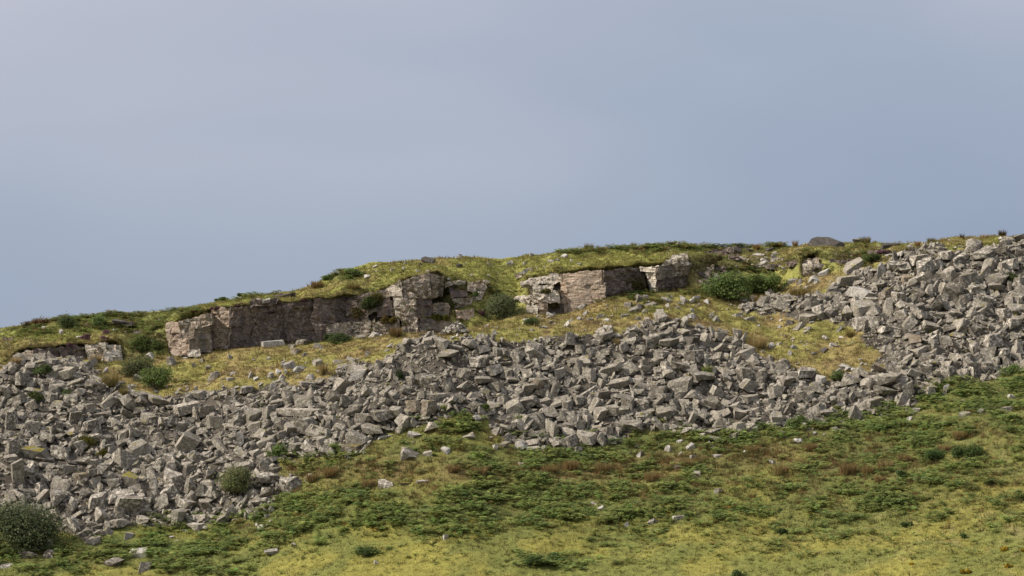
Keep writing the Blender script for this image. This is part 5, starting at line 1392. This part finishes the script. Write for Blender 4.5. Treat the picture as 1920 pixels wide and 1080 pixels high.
d = np.maximum(blob(px, py, BROWN), .34 * (1 - sstep(py, 930, 1000)) * sstep(py, 760, 820)) + .25 * fbm(P[:, 0] / 1.5, P[:, 1] / 1.5, 0, 81, 3)
ok = (rng.random(len(P)) < np.clip(d * 1.0 - .22, 0, 1)) & (~in_scree(px, py) | (zn < 1.6))
P = P[ok]
V, F, C = merge_many(RT, P, rng.uniform(.6, 1.2, len(P)), tint(len(P), (.205, .140, .060), .25, (((.15, .14, .05), .35), ((.25, .18, .075), .2))))
add_obj("rusty_grass", new_tris("rusty_grass", V, F, col=C), M_GRASS, kind="stuff", label="rust-brown long grass band across the field below the scree", cat="grass")

# ---- bracken
def frond_clump(nf, r, h):
    Vs, Fs, Cs, b = [], [], [], 0
    for i in range(nf):
        a = random.uniform(0, 6.28); ln = random.uniform(.55, 1.0) * r
        rise = h * random.uniform(.55, 1.0)
        da, pa = np.array((math.cos(a), math.sin(a), 0)), np.array((-math.sin(a), math.cos(a), 0))
        tone = random.uniform(.75, 1.25)
        steps = 6
        for k in range(1, steps + 1):
            t = k / steps
            c = da * ln * t + np.array((0, 0, rise * math.sin(min(1, t * 1.15) * math.pi * .62)))
            wd = .26 * r * (1 - t * .75) + .03
            fw = da * .12 * r
            for sgn in (-1, 1):
                e = c + pa * sgn * wd + fw * .8 + np.array((0, 0, -.05 * random.random() - .02))
                Vs += [c - fw * .55, e, c + fw * .65]
                Fs.append([b, b + 1, b + 2]); b += 3
                Cs += [[tone * random.uniform(.85, 1.15)] * 3] * 3
    return np.array(Vs), np.array(Fs), np.array(Cs)
BT = [frond_clump(8, .62, .46) for _ in range(8)]
def bracken_cols(n, px, py):
    c = tint(n, (.205, .262, .084), .20, (((.260, .295, .092), .32), ((.150, .205, .070), .16), ((.26, .215, .065), .07)))
    dead = rng.random(n) < (.012 + .10 * blob(px, py, [(1050, 1000, 900, 60, 1), (1300, 900, 300, 60, .7), (700, 985, 200, 30, .6)]))
    alt = np.array([(.36, .23, .05), (.32, .16, .045), (.34, .27, .05)])[rng.integers(0, 3, n)]
    c[dead] = alt[dead]
    return c
P, nr, zn, px, py = smpF(110000)
dn = np.maximum(np.clip(blob(px, py, BRACKEN), 0, 1.1), .42 * (1 - sstep(py, 960, 1030)) * sstep(py, 690, 740)) + .38 * fbm(P[:, 0] / 2.4, P[:, 1] / 2.4, 0, 91, 3) + .22 * fbm(P[:, 0] / .8, P[:, 1] / .8, 0, 92, 2)
ok = (rng.random(len(P)) < np.clip((dn - .34) * 1.25, 0, 1) * .66) & (~in_scree(px, py + 21) | (zn < 1.75))
LC = np.array([tuple(q['o'].matrix_world.translation) for q in BOULDERS[N_CAT:]]); LW = np.array([q['r'] for q in BOULDERS[N_CAT:]])
def off_stones(P, k=1.0):
    r = np.ones(len(P), bool)
    for c_, w_ in zip(LC, LW):
        dlt = P - c_
        r &= ~((np.abs(dlt[:, 0]) < w_ * .55 * k + .1) & (dlt[:, 1] < .3 * w_) & (dlt[:, 1] > -1.6 - w_))
    return r
thin = (rng.random(len(P)) < .055) & (py > 840) & (py < 1060) & ~in_scree(px, py)
ok |= thin
ok &= off_stones(P)
dn = dn[ok]; P, px, py = P[ok], px[ok], py[ok]
BCOL = bracken_cols(len(P), px, py)
V, F, C = merge_many(BT, P, np.clip(.5 + .75 * np.clip(dn, 0, .9), .45, 1.1) * rng.uniform(.6, 1.35, len(P)) * np.where(BCOL[:, 0] > BCOL[:, 1] * 1.2, .6, 1.0), BCOL)
add_obj("bracken", new_tris("bracken", V, F, col=C), M_LEAF, kind="stuff", label="green bracken with yellowing fronds spread across the lower field", cat="bracken")
P, nr, zn, px, py = smpT(44000)
dn = np.clip(blob(px, py, TOPGREEN), 0, 1) + .40 * fbm(P[:, 0] / 2, P[:, 1] / 2, 0, 95, 3)
ok = rng.random(len(P)) < np.clip((dn - .32) * 1.5, 0, 1) * .7
P1, px1, py1 = P[ok], px[ok], py[ok]
P, nr, zn, px, py = smpB(36000)
dn = np.clip(blob(px, py, TOPGREEN), 0, 1) + .40 * fbm(P[:, 0] / 2, P[:, 1] / 2, 0, 95, 3)
ok = rng.random(len(P)) < np.clip((dn - .32) * 1.5, 0, 1) * .7
P, px, py = np.concatenate([P1, P[ok]]), np.concatenate([px1, px[ok]]), np.concatenate([py1, py[ok]])
c = tint(len(P), (.150, .185, .056), .25, (((.19, .135, .055), .20), ((.165, .185, .05), .25)))
V, F, C = merge_many(BT, P, rng.uniform(.5, 1.0, len(P)) * np.where(py < 476, 1.25, 1.0), c)
add_obj("hilltop_bracken", new_tris("hilltop_bracken", V, F, col=C), M_LEAF, kind="stuff", label="low bracken and heath growth on the hilltop and bench", cat="bracken")

# bracken clumps that stand apart
for px, py, w, h, lab in [(1000, 1052, 56, 18, "dark bracken clump alone on the bottom grass, left of centre"), (1038, 1043, 26, 16, "small dark bracken clump right of the bottom-centre one"), (1465, 997, 22, 16, "tiny dark bracken clump alone right of field centre"), (1748, 857, 56, 22, "dark bracken clump at the edge of the right-hand turf"),
    (1824, 847, 36, 22, "dark rounded bracken clump, rightmost on the bright turf edge"), (1795, 848, 30, 20, "bracken clump just left of the rightmost dark rounded one"), (1700, 983, 24, 10, "small bracken clump on the straw turf at right"), (690, 1034, 50, 14, "wide low bracken clump at lower left of centre"), (1860, 903, 30, 12, "low bracken clump on the turf near the right edge"),
    (1385, 1076, 26, 14, "bracken clump cut by the bottom edge right of centre"), (1807, 1004, 14, 12, "little bracken clump with a russet frond on right-hand turf"), (1688, 892, 30, 22, "upright bracken clump on the top of the right-hand patch")]:
    shrub("bracken_clump", px, py, w, h, (.085,.125,.042), lab, "bracken", "bracken clumps standing apart on the turf", leaf=.12, lobes=6, depth=.7, stems=3)
for px, py, w, h, lab in [(1880, 1029, 22, 8, "yellow flowering gorse at the lower right"), (1892, 1060, 16, 8, "yellow gorse tuft below the lower right one"), (1810, 1072, 22, 10, "dull yellow gorse tuft at the bottom edge"), (1918, 1031, 8, 8, "yellow gorse sprig at the right frame edge"), (1710, 1056, 14, 6, "faint yellow gorse tuft on dark turf near bottom right")]:
    shrub("gorse_tuft", px, py, w, h, (.08, .09, .025), lab, "gorse", "flowering gorse at the lower right", leaf=.08, lobes=4, depth=.7, alts=(((.60, .38, .02), .55),), stems=2)

# growth hanging on the uncut banks and ledges of the quarry
smpR = sampler(4.0, 5.02)
P, nr, zn, px, py = smpR(12000)
dn = .55 + .5 * fbm(P[:, 0] / 1.6, P[:, 1] / 1.6, P[:, 2] / 1.6, 97, 3) - .55 * cliff_at(px) * (zn < 4.85)
ok = rng.random(len(P)) < np.clip(dn, 0, 1) * .55
P, px, py = P[ok], px[ok], py[ok]
c = tint(len(P), (.135, .135, .045), .28, (((.19, .14, .055), .3), ((.10, .125, .042), .3), ((.13, .08, .085), .05)))
V, F, C = merge_many(BT, P, rng.uniform(.3, .65, len(P)), c)
add_obj("bank_growth", new_tris("bank_growth", V, F, col=C), M_LEAF, kind="stuff", label="brown and green growth hanging on the quarry banks", cat="undergrowth")


# grass and moss that has taken hold on the ledges of the cut rock, and in a few pockets of the scree
EV = np.array(EXTRA_V)
k = rng.integers(0, len(EV), 2600)
P = EV[k]
m = fbm(P[:, 0] / 1.7, P[:, 1] / 1.7, P[:, 2] / .9, 131, 3)
px, py = project(P)
bare = blob(px, py, [(1095, 540, 45, 40, 1), (520, 620, 90, 30, .75), (360, 640, 40, 30, .8), (1222, 525, 14, 25, .9)])
P = P[(m - .55 * bare) > .12] + np.array((0, -.05, .02))
c = tint(len(P), (.17, .150, .052), .28, (((.13, .15, .048), .3), ((.20, .14, .058), .3)))
V, F, C = merge_many(BT, P, rng.uniform(.28, .68, len(P)), c)
add_obj("ledge_moss", new_tris("ledge_moss", V, F, col=C), M_LEAF, kind="stuff", label="moss and grass clinging to ledges of the cut quarry rock", cat="moss")
P, nr, px, py = scree_points(9000)
m = fbm(P[:, 0] / 2.2, P[:, 1] / 2.2, 0, 141, 2)
P = P[(m > .62) & (rng.random(len(P)) < .5)] + np.array((0, -.1, .28))
c = tint(len(P), (.20, .165, .045), .25, (((.13, .165, .05), .4),))
V, F, C = merge_many(BT, P, rng.uniform(.3, .62, len(P)), c)
add_obj("scree_moss", new_tris("scree_moss", V, F, col=C), M_LEAF, kind="stuff", label="pockets of moss and grass among the scree boulders", cat="moss")

smpL = sampler(4.88, 5.12)
P, nr, zn, px, py = smpL(5200)
P = P[(cliff_at(px) > .3) & (rng.random(len(P)) < .5)] + np.array((0, -.25, -.05))
c = tint(len(P), (.225, .185, .068), .28, (((.17, .165, .055), .35), ((.15, .10, .05), .2)))
V, F, C = merge_many(BT, P, rng.uniform(.22, .5, len(P)), c)
add_obj("lip_grass", new_tris("lip_grass", V, F, col=C), M_LEAF, kind="stuff", label="ragged grass fringe hanging over the quarry lips", cat="grass")
